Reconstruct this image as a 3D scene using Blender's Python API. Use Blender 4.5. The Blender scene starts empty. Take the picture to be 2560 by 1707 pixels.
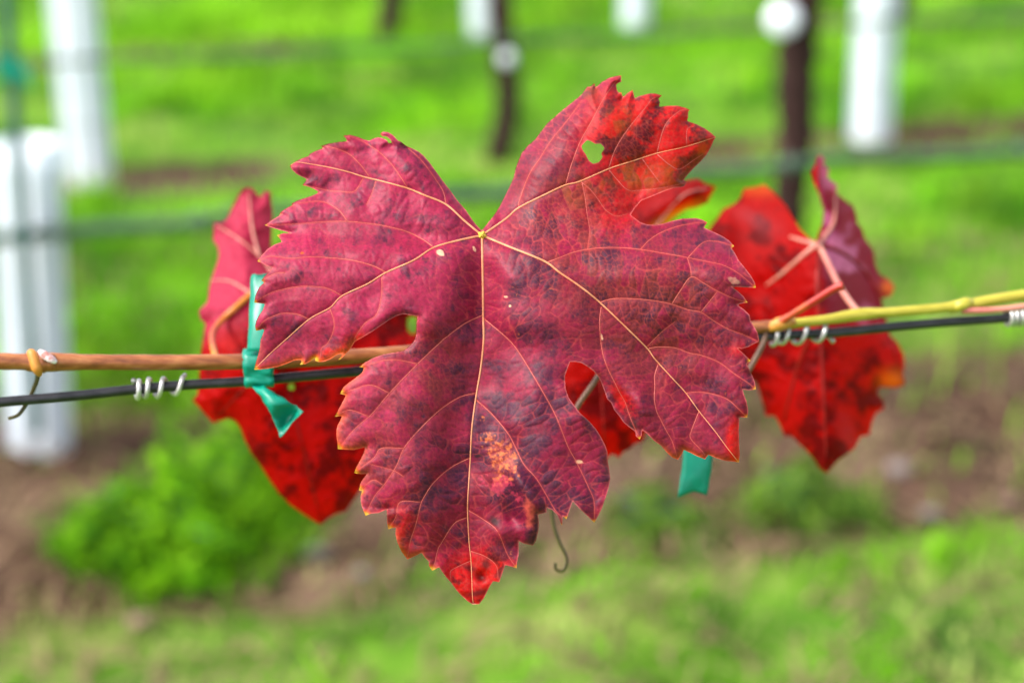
import bpy, math, random
import numpy as np
from mathutils import Vector

random.seed(7)
RNG = np.random.default_rng(11)
SC = bpy.context.scene
COL = SC.collection
R = math.radians

# ------------------------------------------------------------------ camera, sky, sun, exposure
IMG_W, IMG_H = 2560.0, 1707.0          # photograph pixels, used to turn directions into places
FPX = 5390.0                           # focal length in those pixels
PITCH = R(18.2)
CAM = np.array([0.0, 0.0, 1.245])
FWD = np.array([0.0, math.cos(PITCH), -math.sin(PITCH)])
RIGHT = np.array([1.0, 0.0, 0.0])
UP = np.array([0.0, math.sin(PITCH), math.cos(PITCH)])

cam_data = bpy.data.cameras.new('camera')
cam = bpy.data.objects.new('camera', cam_data)
COL.objects.link(cam)
cam.location = CAM
cam.rotation_euler = (math.pi / 2 - PITCH, 0, 0)
cam_data.sensor_width = 36.0
cam_data.lens = FPX / IMG_W * 36.0
cam_data.clip_start = 0.02
cam_data.clip_end = 500.0
cam_data.dof.use_dof = True
cam_data.dof.focus_distance = 0.699
cam_data.dof.aperture_fstop = 7.3
SC.camera = cam

SUN_EL, SUN_AZ = R(50), R(-108)         # azimuth measured from +Y towards +X
world = bpy.data.worlds.new('World')
SC.world = world
world.use_nodes = True
wt = world.node_tree
wt.nodes.clear()
sky = wt.nodes.new('ShaderNodeTexSky')
sky.sky_type = 'NISHITA'
sky.sun_disc = False
sky.sun_elevation = SUN_EL
sky.sun_rotation = SUN_AZ
sky.dust_density = 3.0
sky.air_density = 1.0
hs = wt.nodes.new('ShaderNodeHueSaturation')   # an overcast sky is nearly grey
hs.inputs['Saturation'].default_value = 0.42
bg = wt.nodes.new('ShaderNodeBackground')
bg.inputs['Strength'].default_value = 0.14
wo = wt.nodes.new('ShaderNodeOutputWorld')
wt.links.new(sky.outputs[0], hs.inputs['Color'])
wt.links.new(hs.outputs[0], bg.inputs['Color'])
wt.links.new(bg.outputs[0], wo.inputs['Surface'])

sun_data = bpy.data.lights.new('sun', 'SUN')
sun_data.energy = 1.5
sun_data.angle = R(14)
sun_data.color = (1.0, 0.96, 0.9)
sun = bpy.data.objects.new('sun', sun_data)
COL.objects.link(sun)
sdir = Vector((math.sin(SUN_AZ) * math.cos(SUN_EL), math.cos(SUN_AZ) * math.cos(SUN_EL), math.sin(SUN_EL)))
sun.rotation_euler = sdir.to_track_quat('Z', 'Y').to_euler()
sun.location = (0, 0, 8)

SC.view_settings.view_transform = 'Standard'
SC.view_settings.look = 'None'
SC.view_settings.gamma = 1.0
SC.view_settings.exposure = 1.6
SC.view_settings.use_curve_mapping = False
SC.render.engine = 'CYCLES'
SC.cycles.use_denoising = True
SC.cycles.max_bounces = 8
SC.cycles.transmission_bounces = 6

# ------------------------------------------------------------------ helpers: directions to places
def ray(x, y):
    return FWD + RIGHT * ((x - IMG_W / 2) / FPX) + UP * ((IMG_H / 2 - y) / FPX)

def U(x, y, d):
    """point seen at photograph pixel (x, y), d metres along the optical axis"""
    return CAM + ray(x, y) * d

def ground_pt(x, y, z=0.0):
    r = ray(x, y)
    return CAM + r * ((z - CAM[2]) / r[2])

ROWS = {1: (3.385, 0.20), 2: (5.26, 0.23), 3: (6.85, 0.22)}

def row_pt(x, y, row, toward=0.0):
    """point of the vertical trellis plane of one vine row seen at pixel (x, y)"""
    a, b = ROWS[row]
    a -= toward
    r = ray(x, y)
    t = (a - CAM[1] + b * CAM[0]) / (r[1] - b * r[0])
    return CAM + r * t

# ------------------------------------------------------------------ helpers: objects
def tag(o, label, cat=None, group=None, kind=None):
    if label: o['label'] = label
    if cat: o['category'] = cat
    if group: o['group'] = group
    if kind: o['kind'] = kind
    return o

def empty(name, loc):
    o = bpy.data.objects.new(name, None)
    o.empty_display_size = 0.02
    o.location = loc
    COL.objects.link(o)
    return o

def obj(name, verts, faces, mat, parent=None, smooth=True, attrs=None):
    me = bpy.data.meshes.new(name)
    verts = np.asarray(verts, dtype=np.float64)
    if parent is not None:
        base = np.array(world_loc(parent))
        verts = verts - base
    if isinstance(faces, np.ndarray):
        n, k = faces.shape
        me.vertices.add(len(verts)); me.vertices.foreach_set('co', verts.ravel())
        me.loops.add(n * k); me.loops.foreach_set('vertex_index', faces.astype(np.int32).ravel())
        me.polygons.add(n); me.polygons.foreach_set('loop_start', np.arange(0, n * k, k, dtype=np.int32))
        me.update(calc_edges=True)
    else:
        me.from_pydata([tuple(v) for v in verts], [], faces)
    if smooth:
        me.polygons.foreach_set('use_smooth', np.ones(len(me.polygons), dtype=bool))
    if attrs:
        for an, arr in attrs.items():
            arr = np.asarray(arr)
            if arr.ndim == 2:
                a = me.attributes.new(an, 'FLOAT_COLOR', 'POINT')
                full = np.ones((len(arr), 4), dtype=np.float32); full[:, :3] = arr
                a.data.foreach_set('color', full.ravel())
            else:
                a = me.attributes.new(an, 'FLOAT', 'POINT')
                a.data.foreach_set('value', arr.astype(np.float32).ravel())
    me.materials.append(mat)
    me.update()
    o = bpy.data.objects.new(name, me)
    COL.objects.link(o)
    if parent is not None:
        o.parent = parent
    return o

def world_loc(o):
    v = Vector((0, 0, 0))
    while o is not None:
        v = v + o.location
        o = o.parent
    return v

def catmull(pts, sub=6):
    p = np.asarray(pts, dtype=float)
    if len(p) < 3:
        t = np.linspace(0, 1, sub + 1)[:, None]
        return p[0] * (1 - t) + p[-1] * t
    q = np.vstack([2 * p[0] - p[1], p, 2 * p[-1] - p[-2]])
    out = []
    t = np.linspace(0, 1, sub, endpoint=False)[:, None]
    for i in range(1, len(q) - 2):
        a, b, c, d = q[i - 1], q[i], q[i + 1], q[i + 2]
        out.append(0.5 * ((2 * b) + (-a + c) * t + (2 * a - 5 * b + 4 * c - d) * t ** 2 + (-a + 3 * b - 3 * c + d) * t ** 3))
    out.append(p[-1][None])
    return np.vstack(out)

def tube_geo(pts, radii, nseg=10, caps=True, flat=None):
    """verts, faces of a round tube along pts; flat=(direction, factor) squashes it along that direction"""
    p = np.asarray(pts, dtype=float); n = len(p)
    radii = np.broadcast_to(np.asarray(radii, dtype=float), (n,))
    tan = np.gradient(p, axis=0)
    tan /= np.linalg.norm(tan, axis=1)[:, None] + 1e-12
    ref = np.array([0.31, 0.17, 0.93])
    if abs(tan[0] @ ref) > 0.9: ref = np.array([0.9, 0.1, 0.3])
    u = ref - tan[0] * (ref @ tan[0]); u /= np.linalg.norm(u)
    V, F = [], []
    ang = np.linspace(0, 2 * math.pi, nseg, endpoint=False)
    for i in range(n):
        u = u - tan[i] * (u @ tan[i]); u /= np.linalg.norm(u) + 1e-12
        v = np.cross(tan[i], u)
        off = np.cos(ang)[:, None] * u + np.sin(ang)[:, None] * v
        if flat is not None:
            fd, ff = flat
            off = off - (off @ fd)[:, None] * fd * (1 - ff)
        V.append(p[i] + off * radii[i])
    V = np.vstack(V)
    for i in range(n - 1):
        for k in range(nseg):
            a = i * nseg + k; b = i * nseg + (k + 1) % nseg
            F.append((a, b, b + nseg, a + nseg))
    if caps:
        F.append(tuple(range(nseg - 1, -1, -1)))
        F.append(tuple((n - 1) * nseg + k for k in range(nseg)))
    return V, F

def tube(name, pts, radii, mat, parent=None, nseg=10, **kw):
    V, F = tube_geo(pts, radii, nseg, **kw)
    return obj(name, V, F, mat, parent)

# ------------------------------------------------------------------ helpers: fields on a leaf (numpy rasters in photograph pixels)
def vnoise(X, Y, cell, seed):
    """smooth value noise in 0..1"""
    g = np.random.default_rng(seed).random((256, 256))
    fx = X / cell; fy = Y / cell
    ix = np.floor(fx).astype(int); iy = np.floor(fy).astype(int)
    tx = fx - ix; ty = fy - iy
    tx = tx * tx * (3 - 2 * tx); ty = ty * ty * (3 - 2 * ty)
    a = g[iy % 256, ix % 256]; b = g[iy % 256, (ix + 1) % 256]
    c = g[(iy + 1) % 256, ix % 256]; d = g[(iy + 1) % 256, (ix + 1) % 256]
    return (a * (1 - tx) + b * tx) * (1 - ty) + (c * (1 - tx) + d * tx) * ty

def fbm(X, Y, cell, seed, octv=4, gain=0.55):
    s = 0; amp = 1; tot = 0
    for i in range(octv):
        s = s + amp * vnoise(X + 13.7 * i, Y - 7.1 * i, cell / 2 ** i, seed + i); tot += amp; amp *= gain
    return s / tot

def sstep(a, b, x):
    t = np.clip((x - a) / (b - a), 0, 1)
    return t * t * (3 - 2 * t)

def lin(r, g, b):
    c = np.array([r, g, b], dtype=float) / 255
    return np.where(c <= 0.04045, c / 12.92, ((c + 0.055) / 1.055) ** 2.4)

class LeafGrid:
    """a raster over the leaf: inside mask, distance to the margin, distance and direction of the veins"""
    def __init__(self, outline, holes, g):
        self.g = g
        P = np.asarray(outline, dtype=float)
        x0, y0 = P.min(0) - 3 * g; x1, y1 = P.max(0) + 3 * g
        self.xs = np.arange(x0, x1, g); self.ys = np.arange(y0, y1, g)
        self.X, self.Y = np.meshgrid(self.xs, self.ys)
        inside = np.zeros(self.X.shape, bool)
        self.sd = np.full(self.X.shape, 120.0)
        self.nx = self.X.copy(); self.ny = self.Y.copy()
        for poly in [P] + [np.asarray(h, dtype=float) for h in holes]:
            for i in range(len(poly)):
                a = poly[i]; b = poly[(i + 1) % len(poly)]
                if a[1] != b[1]:
                    lo, hi = (a, b) if a[1] < b[1] else (b, a)
                    r0 = np.searchsorted(self.ys, lo[1], 'left'); r1 = np.searchsorted(self.ys, hi[1], 'left')
                    if r1 > r0:
                        xc = lo[0] + (self.ys[r0:r1] - lo[1]) / (hi[1] - lo[1]) * (hi[0] - lo[0])
                        inside[r0:r1] ^= self.xs[None, :] < xc[:, None]
                self._seg(a, b, 120.0)
            if poly is P: self.sd_out = self.sd.copy()
        self.inside = inside

    def _win(self, a, b, w):
        c0 = max(0, np.searchsorted(self.xs, min(a[0], b[0]) - w)); c1 = np.searchsorted(self.xs, max(a[0], b[0]) + w)
        r0 = max(0, np.searchsorted(self.ys, min(a[1], b[1]) - w)); r1 = np.searchsorted(self.ys, max(a[1], b[1]) + w)
        return slice(r0, r1), slice(c0, c1)

    @staticmethod
    def _near(X, Y, a, b):
        d = b - a; L = d @ d + 1e-9
        t = np.clip(((X - a[0]) * d[0] + (Y - a[1]) * d[1]) / L, 0, 1)
        px = a[0] + t * d[0]; py = a[1] + t * d[1]
        return px, py, np.hypot(X - px, Y - py)

    def _seg(self, a, b, w):
        s = self._win(a, b, w)
        px, py, dd = self._near(self.X[s], self.Y[s], a, b)
        m = dd < self.sd[s]
        self.sd[s][m] = dd[m]; self.nx[s][m] = px[m]; self.ny[s][m] = py[m]

    def vein_field(self, lines, w):
        D = np.full(self.X.shape, float(w)); DX = np.zeros(self.X.shape); DY = np.ones(self.X.shape)
        for L in lines:
            for i in range(len(L) - 1):
                a, b = L[i], L[i + 1]
                s = self._win(a, b, w)
                _, _, dd = self._near(self.X[s], self.Y[s], a, b)
                m = dd < D[s]
                D[s][m] = dd[m]
                t = (b - a) / (np.linalg.norm(b - a) + 1e-9)
                DX[s][m] = t[0]; DY[s][m] = t[1]
        return D, DX, DY

    def cells(self, size, seed, along=1.0, across=1.0, DX=None, DY=None, warp=0.0):
        """Voronoi-like vein islands: edge distance and a random value per island"""
        rg = np.random.default_rng(seed)
        X = self.X; Y = self.Y
        if warp:
            X = X + (vnoise(self.X, self.Y, size * 0.9, seed + 5) - 0.5) * warp
            Y = Y + (vnoise(self.X, self.Y, size * 0.9, seed + 6) - 0.5) * warp
        ox, oy = self.xs[0] - 3 * size, self.ys[0] - 3 * size
        nx = int((self.xs[-1] - ox) / size) + 5; ny = int((self.ys[-1] - oy) / size) + 5
        jx = rg.random((ny, nx)); jy = rg.random((ny, nx)); val = rg.random((ny, nx))
        sx = ox + (np.arange(nx)[None, :] + 0.1 + 0.8 * jx) * size
        sy = oy + (np.arange(ny)[:, None] + 0.1 + 0.8 * jy) * size
        if DX is not None:
            ci = np.clip(((sx - self.xs[0]) / self.g).astype(int), 0, len(self.xs) - 1)
            ri = np.clip(((sy - self.ys[0]) / self.g).astype(int), 0, len(self.ys) - 1)
            tx = DX[ri, ci]; ty = DY[ri, ci]
        else:
            tx = np.ones_like(sx); ty = np.zeros_like(sx)
        gx = ((X - ox) / size).astype(int); gy = ((Y - oy) / size).astype(int)
        f1 = np.full(X.shape, 1e9); f2 = np.full(X.shape, 1e9); v1 = np.zeros(X.shape)
        for dy in (-2, -1, 0, 1, 2):
            for dx in (-2, -1, 0, 1, 2):
                a = np.clip(gy + dy, 0, ny - 1); b = np.clip(gx + dx, 0, nx - 1)
                ex = X - sx[a, b]; ey = Y - sy[a, b]
                al = ex * tx[a, b] + ey * ty[a, b]; ac = -ex * ty[a, b] + ey * tx[a, b]
                d = np.hypot(al * along, ac * across)
                closer = d < f1
                f2 = np.where(closer, f1, np.minimum(f2, d))
                v1 = np.where(closer, val[a, b], v1)
                f1 = np.where(closer, d, f1)
        return (f2 - f1) * 0.5, v1

    def sample(self, A, x, y):
        fx = np.clip((np.asarray(x) - self.xs[0]) / self.g, 0, len(self.xs) - 1.001)
        fy = np.clip((np.asarray(y) - self.ys[0]) / self.g, 0, len(self.ys) - 1.001)
        i = fx.astype(int); j = fy.astype(int); tx = fx - i; ty = fy - j
        return (A[j, i] * (1 - tx) + A[j, i + 1] * tx) * (1 - ty) + (A[j + 1, i] * (1 - tx) + A[j + 1, i + 1] * tx) * ty

    def mesh(self, depth, attrs):
        """triangles with at least one corner inside; outside corners slide onto the margin"""
        ins = self.inside
        R_, C_ = ins.shape
        idx = np.arange(R_ * C_).reshape(R_, C_)
        a = idx[:-1, :-1].ravel(); b = idx[:-1, 1:].ravel(); c = idx[1:, 1:].ravel(); d = idx[1:, :-1].ravel()
        tris = np.vstack([np.stack([a, d, c], 1), np.stack([a, c, b], 1)])
        keep = ins.ravel()[tris].any(1)
        tris = tris[keep]
        x = np.where(ins, self.X, self.nx).ravel(); y = np.where(ins, self.Y, self.ny).ravel()
        used, inv = np.unique(tris, return_inverse=True)
        tris = inv.reshape(-1, 3)
        x = x[used]; y = y[used]; d_ = depth.ravel()[used]
        ok = np.abs((x[tris[:, 1]] - x[tris[:, 0]]) * (y[tris[:, 2]] - y[tris[:, 0]]) - (x[tris[:, 2]] - x[tris[:, 0]]) * (y[tris[:, 1]] - y[tris[:, 0]])) > 1e-4
        tris = tris[ok]
        V = CAM + (FWD + np.outer((x - IMG_W / 2) / FPX, RIGHT) + np.outer((IMG_H / 2 - y) / FPX, UP)) * d_[:, None]
        out = {}
        for k, A in attrs.items():
            out[k] = A.reshape(-1, A.shape[-1])[used] if A.ndim == 3 else A.ravel()[used]
        return V, tris, out

def blob(X, Y, cx, cy, rx, ry=None, rot=0.0):
    ry = ry or rx
    c, s = math.cos(rot), math.sin(rot)
    u = (X - cx) * c + (Y - cy) * s; v = -(X - cx) * s + (Y - cy) * c
    return np.exp(-((u / rx) ** 2 + (v / ry) ** 2))

def mix(base, col, m):
    return base * (1 - m[..., None]) + col * m[..., None]

# ------------------------------------------------------------------ materials
def new_mat(name):
    m = bpy.data.materials.new(name)
    m.use_nodes = True
    nt = m.node_tree
    nt.nodes.clear()
    out = nt.nodes.new('ShaderNodeOutputMaterial')
    return m, nt, out

def N(nt, t, **kw):
    n = nt.nodes.new('ShaderNode' + t)
    for k, v in kw.items():
        if k in n.inputs: n.inputs[k].default_value = v
        else: setattr(n, k, v)
    return n

def noise_ramp(nt, stops, scale, detail=4, rough=0.6, vec=None, dist=0.0):
    nz = N(nt, 'TexNoise', Scale=scale, Detail=detail, Roughness=rough, Distortion=dist)
    if vec is not None: nt.links.new(vec, nz.inputs['Vector'])
    cr = N(nt, 'ValToRGB')
    e = cr.color_ramp.elements
    while len(e) > 1: e.remove(e[-1])
    e[0].position = stops[0][0]; e[0].color = (*stops[0][1], 1)
    for p, c in stops[1:]:
        k = e.new(p); k.color = (*c, 1)
    nt.links.new(nz.outputs['Fac'], cr.inputs['Fac'])
    return cr.outputs['Color'], nz.outputs['Fac']

def mat_leaf(name, rough=0.42, spec=0.5, trans_gain=1.0, grain=900.0, bump=0.06):
    """pigment from the 'col' attribute, light let through by 'thin', fine grain from noise"""
    m, nt, out = new_mat(name)
    ac = N(nt, 'Attribute', attribute_name='col')
    at = N(nt, 'Attribute', attribute_name='tcol')
    th = N(nt, 'Attribute', attribute_name='thin')
    tc = N(nt, 'TexCoord')
    col, fac = noise_ramp(nt, [(0.3, (0.70, 0.62, 0.70)), (0.7, (1.24, 1.2, 1.14))], grain, 5, 0.65, tc.outputs['Object'])
    mu = N(nt, 'Mix', data_type='RGBA', blend_type='MULTIPLY')
    mu.inputs['Factor'].default_value = 1.0
    nt.links.new(ac.outputs['Color'], mu.inputs[6]); nt.links.new(col, mu.inputs[7])
    p = N(nt, 'BsdfPrincipled', Roughness=rough)
    p.inputs['Specular IOR Level'].default_value = spec
    nt.links.new(mu.outputs[2], p.inputs['Base Color'])
    tr = N(nt, 'BsdfTranslucent')
    nt.links.new(at.outputs['Color'], tr.inputs['Color'])
    bm = N(nt, 'Bump', Strength=bump, Distance=0.0004)
    nz = N(nt, 'TexNoise', Scale=grain * 1.7, Detail=4)
    nt.links.new(tc.outputs['Object'], nz.inputs['Vector'])
    nt.links.new(nz.outputs['Fac'], bm.inputs['Height'])
    nt.links.new(bm.outputs['Normal'], p.inputs['Normal'])
    ms = N(nt, 'MixShader')
    nt.links.new(th.outputs['Fac'], ms.inputs[0])
    nt.links.new(p.outputs[0], ms.inputs[1]); nt.links.new(tr.outputs[0], ms.inputs[2])
    nt.links.new(ms.outputs[0], out.inputs['Surface'])
    return m

def mat_plain(name, stops, scale=60, rough=0.5, spec=0.4, metal=0.0, trans=0.0, stretch=None, bump=0.2, bump_d=0.0005, detail=4, coat=0.0):
    m, nt, out = new_mat(name)
    tc = N(nt, 'TexCoord')
    vec = tc.outputs['Object']
    if stretch:
        mp = N(nt, 'Mapping'); mp.inputs['Scale'].default_value = stretch
        nt.links.new(vec, mp.inputs['Vector']); vec = mp.outputs['Vector']
    col, fac = noise_ramp(nt, stops, scale, detail, 0.6, vec)
    p = N(nt, 'BsdfPrincipled', Roughness=rough, Metallic=metal)
    p.inputs['Specular IOR Level'].default_value = spec
    p.inputs['Coat Weight'].default_value = coat
    nt.links.new(col, p.inputs['Base Color'])
    if bump:
        b = N(nt, 'Bump', Strength=bump, Distance=bump_d)
        nt.links.new(fac, b.inputs['Height']); nt.links.new(b.outputs['Normal'], p.inputs['Normal'])
    if trans > 0:
        tr = N(nt, 'BsdfTranslucent'); nt.links.new(col, tr.inputs['Color'])
        ms = N(nt, 'MixShader'); ms.inputs[0].default_value = trans
        nt.links.new(p.outputs[0], ms.inputs[1]); nt.links.new(tr.outputs[0], ms.inputs[2])
        nt.links.new(ms.outputs[0], out.inputs['Surface'])
    else:
        nt.links.new(p.outputs[0], out.inputs['Surface'])
    return m

M_VEIN = mat_plain('vein_skin', [(0.3, tuple(lin(212, 124, 84))), (0.7, tuple(lin(230, 158, 116)))], 300, 0.45, 0.4, trans=0.25)
M_VEIN_PINK = mat_plain('side_vein_skin', [(0.3, tuple(lin(178, 72, 66))), (0.7, tuple(lin(200, 100, 88)))], 300, 0.45, 0.4, trans=0.25)
M_VEIN_RED = mat_plain('dark_red_vein', [(0.3, tuple(lin(120, 10, 10))), (0.7, tuple(lin(160, 24, 18)))], 200, 0.5, 0.3, trans=0.3)
M_KNOT = mat_plain('vein_junction_skin', [(0.3, tuple(lin(190, 158, 44))), (0.7, tuple(lin(208, 180, 66)))], 300, 0.45, 0.4)
M_LEAF = mat_leaf('autumn_leaf', rough=0.54, spec=0.24)
M_LEAF_BACK = mat_leaf('autumn_leaf_underside', rough=0.55, spec=0.12, grain=500)
M_BARK = mat_plain('cane_bark', [(0.25, tuple(lin(92, 44, 20))), (0.5, tuple(lin(140, 78, 38))), (0.75, tuple(lin(178, 118, 70)))], 30, 0.42, 0.5, stretch=(1.2, 14, 14), bump=0.35, bump_d=0.0008, detail=7)
M_SHOOT = mat_plain('yellow_green_shoot', [(0.3, tuple(lin(150, 138, 30))), (0.7, tuple(lin(186, 174, 62)))], 40, 0.4, 0.5, stretch=(1.5, 10, 10))
M_PETIOLE = mat_plain('pink_petiole', [(0.3, tuple(lin(184, 96, 88))), (0.7, tuple(lin(210, 142, 122)))], 60, 0.4, 0.5, trans=0.15)
M_STUB = mat_plain('orange_petiole_stub', [(0.35, tuple(lin(176, 44, 34))), (0.65, tuple(lin(206, 128, 28)))], 25, 0.4, 0.5, trans=0.15)
M_NODE = mat_plain('node_wood', [(0.3, tuple(lin(168, 98, 34))), (0.7, tuple(lin(206, 146, 64)))], 120, 0.5, 0.4)
M_BUD = mat_plain('pale_bud', [(0.4, tuple(lin(150, 100, 92))), (0.62, tuple(lin(236, 222, 228)))], 260, 0.6, 0.3)
M_TENDRIL = mat_plain('dry_tendril', [(0.3, tuple(lin(60, 54, 24))), (0.7, tuple(lin(92, 82, 42)))], 200, 0.5, 0.4)
M_TWIG = mat_plain('brown_twig', [(0.3, tuple(lin(70, 46, 34))), (0.7, tuple(lin(112, 80, 62)))], 200, 0.5, 0.4)
M_WIRE = mat_plain('dark_trellis_wire', [(0.3, (0.010, 0.009, 0.011)), (0.7, (0.034, 0.031, 0.036))], 180, 0.42, 0.55, metal=0.25, bump=0.3)
M_COIL = mat_plain('bare_coil_wire', [(0.3, (0.36, 0.34, 0.33)), (0.7, (0.66, 0.64, 0.62))], 200, 0.34, 0.6, metal=0.55)
M_RIBBON = mat_plain('teal_tie_tape', [(0.35, tuple(lin(0, 138, 112))), (0.65, tuple(lin(4, 160, 134)))], 50, 0.34, 0.55, trans=0.35, bump=0.15)
M_TUBE = mat_plain('white_tube_plastic', [(0.3, (0.78, 0.84, 0.90)), (0.7, (0.86, 0.90, 0.94))], 6, 0.35, 0.5, trans=0.3, bump=0)
M_TRUNK = mat_plain('dark_vine_bark', [(0.3, (0.012, 0.005, 0.004)), (0.7, (0.055, 0.024, 0.020))], 22, 0.8, 0.2, stretch=(3, 3, 0.8), bump=0.6, bump_d=0.006, detail=7)
M_STAKE = mat_plain('green_painted_stake', [(0.3, (0.025, 0.08, 0.07)), (0.7, (0.05, 0.13, 0.12))], 20, 0.5, 0.4)
M_WHITE = mat_plain('white_disc_plastic', [(0.3, (0.66, 0.70, 0.78)), (0.7, (0.76, 0.79, 0.85))], 20, 0.3, 0.5)
M_HOSE = mat_plain('dark_green_hose', [(0.3, (0.03, 0.065, 0.036)), (0.7, (0.06, 0.105, 0.065))], 14, 0.5, 0.4)
M_STONE = mat_plain('pale_stone', [(0.3, (0.13, 0.11, 0.11)), (0.7, (0.24, 0.21, 0.21))], 30, 0.8, 0.2, bump=0.5, bump_d=0.004)
M_CLOD = mat_plain('pinkish_dry_clod', [(0.3, (0.14, 0.085, 0.06)), (0.7, (0.26, 0.17, 0.13))], 30, 0.9, 0.1, bump=0.5, bump_d=0.004)

# ------------------------------------------------------------------ ground
def strip_mask(x, y):
    """1 in the bare strips under the vine rows, 0 in the grassed alleys (used for the grass too)"""
    m = np.zeros_like(x)
    for (a, b), hw in zip(ROWS.values(), (0.46, 0.17, 0.13)):
        off = (y - a - b * x) / math.sqrt(1 + b * b)
        q = 1 - sstep(hw * 0.55, hw * 1.25, np.abs(off + (0.22 if a < 4 else 0.0)))
        if a > 4: q = q * np.maximum(sstep(-0.45, -0.75, x), sstep(0.30, 0.55, x))      # turf has closed over the middle of these strips
        m = np.maximum(m, q)
    return m

def build_ground():
    xs = np.concatenate([[-150, -60, -20, -8], np.arange(-4, 4.01, 0.05), [8, 20, 60, 150]])
    ys = np.concatenate([[-60, -20, -6, -2, 0, 1], np.arange(1.6, 9.6, 0.05), [12, 20, 40, 90, 250]])
    X, Y = np.meshgrid(xs, ys)
    near = (np.abs(X) < 4.1) & (Y > 1.5) & (Y < 9.7)
    Z = np.where(near, (fbm(X + 50, Y + 50, 0.5, 3) - 0.5) * 0.07 + (fbm(X + 50, Y + 50, 0.11, 9) - 0.5) * 0.03, 0.0)
    R_, C_ = X.shape
    idx = np.arange(R_ * C_).reshape(R_, C_)
    F = np.stack([idx[:-1, :-1].ravel(), idx[:-1, 1:].ravel(), idx[1:, 1:].ravel(), idx[1:, :-1].ravel()], 1)
    m, nt, out = new_mat('vineyard_soil_and_turf')
    geo = N(nt, 'NewGeometry')
    at = N(nt, 'Attribute', attribute_name='strip')
    soil, sf = noise_ramp(nt, [(0.3, (0.022, 0.011, 0.006)), (0.5, (0.072, 0.038, 0.024)), (0.76, (0.19, 0.118, 0.082))], 4.5, 8, 0.65, geo.outputs['Position'])
    turf, tf = noise_ramp(nt, [(0.32, (0.03, 0.075, 0.008)), (0.5, (0.085, 0.19, 0.012)), (0.64, (0.17, 0.24, 0.04)), (0.78, (0.26, 0.24, 0.12))], 3.0, 7, 0.65, geo.outputs['Position'])
    n2 = N(nt, 'TexNoise', Scale=2.6, Detail=5, Roughness=0.65)
    nt.links.new(geo.outputs['Position'], n2.inputs['Vector'])
    ad = N(nt, 'Math', operation='MULTIPLY_ADD'); ad.inputs[1].default_value = 1.5; ad.inputs[2].default_value = -0.75
    nt.links.new(n2.outputs['Fac'], ad.inputs[0])
    sm = N(nt, 'Math', operation='ADD'); nt.links.new(ad.outputs[0], sm.inputs[0]); nt.links.new(at.outputs['Fac'], sm.inputs[1])
    mr = N(nt, 'MapRange'); mr.inputs['From Min'].default_value = 0.30; mr.inputs['From Max'].default_value = 0.62
    nt.links.new(sm.outputs[0], mr.inputs['Value'])
    mx = N(nt, 'Mix', data_type='RGBA')
    nt.links.new(mr.outputs[0], mx.inputs['Factor']); nt.links.new(turf, mx.inputs[6]); nt.links.new(soil, mx.inputs[7])
    p = N(nt, 'BsdfPrincipled', Roughness=0.95)
    p.inputs['Specular IOR Level'].default_value = 0.1
    nt.links.new(mx.outputs[2], p.inputs['Base Color'])
    b = N(nt, 'Bump', Strength=0.6, Distance=0.03)
    nt.links.new(sf, b.inputs['Height']); nt.links.new(b.outputs['Normal'], p.inputs['Normal'])
    nt.links.new(p.outputs[0], out.inputs['Surface'])
    V = np.stack([X.ravel(), Y.ravel(), Z.ravel()], 1)
    o = obj('ground', V, F, m, attrs={'strip': strip_mask(X, Y).ravel()})
    tag(o, 'brown soil strips and green turf between the vine rows', kind='structure')

def ground_z(x, y):
    x = np.asarray(x, float); y = np.asarray(y, float)
    return (fbm(x + 50, y + 50, 0.5, 3) - 0.5) * 0.07 + (fbm(x + 50, y + 50, 0.11, 9) - 0.5) * 0.03

build_ground()

def mat_grass():
    m, nt, out = new_mat('grass_blades')
    ac = N(nt, 'Attribute', attribute_name='col')
    p = N(nt, 'BsdfPrincipled', Roughness=0.5)
    p.inputs['Specular IOR Level'].default_value = 0.05
    tr = N(nt, 'BsdfTranslucent')
    nt.links.new(ac.outputs['Color'], p.inputs['Base Color']); nt.links.new(ac.outputs['Color'], tr.inputs['Color'])
    ms = N(nt, 'MixShader'); ms.inputs[0].default_value = 0.42
    nt.links.new(p.outputs[0], ms.inputs[1]); nt.links.new(tr.outputs[0], ms.inputs[2])
    nt.links.new(ms.outputs[0], out.inputs['Surface'])
    return m
M_GRASS = mat_grass()

def blades(px, py, pz, h, w, az, lean, col):
    """numpy blades: three stacked pieces ending in a point; returns verts, tris, colours"""
    n = len(px)
    sx, sy = -np.sin(az), np.cos(az); lx, ly = np.cos(az), np.sin(az)
    V = np.zeros((n, 5, 3))
    for k, (f, ww) in enumerate(((0, 1.0), (0.55, 0.8))):
        b = lean * h * f ** 2
        for s, q in ((-1, 0), (1, 1)):
            V[:, 2 * k + q, 0] = px + lx * b + sx * s * w * ww / 2
            V[:, 2 * k + q, 1] = py + ly * b + sy * s * w * ww / 2
            V[:, 2 * k + q, 2] = pz + h * f * (1 - 0.15 * lean)
    V[:, 4, 0] = px + lx * lean * h; V[:, 4, 1] = py + ly * lean * h; V[:, 4, 2] = pz + h * (1 - 0.35 * lean)
    o = np.arange(n)[:, None] * 5
    T = np.vstack([o + np.array([[0, 1, 3]]), o + np.array([[0, 3, 2]]), o + np.array([[2, 3, 4]])])
    return V.reshape(-1, 3), T, np.repeat(col, 5, axis=0)

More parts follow.
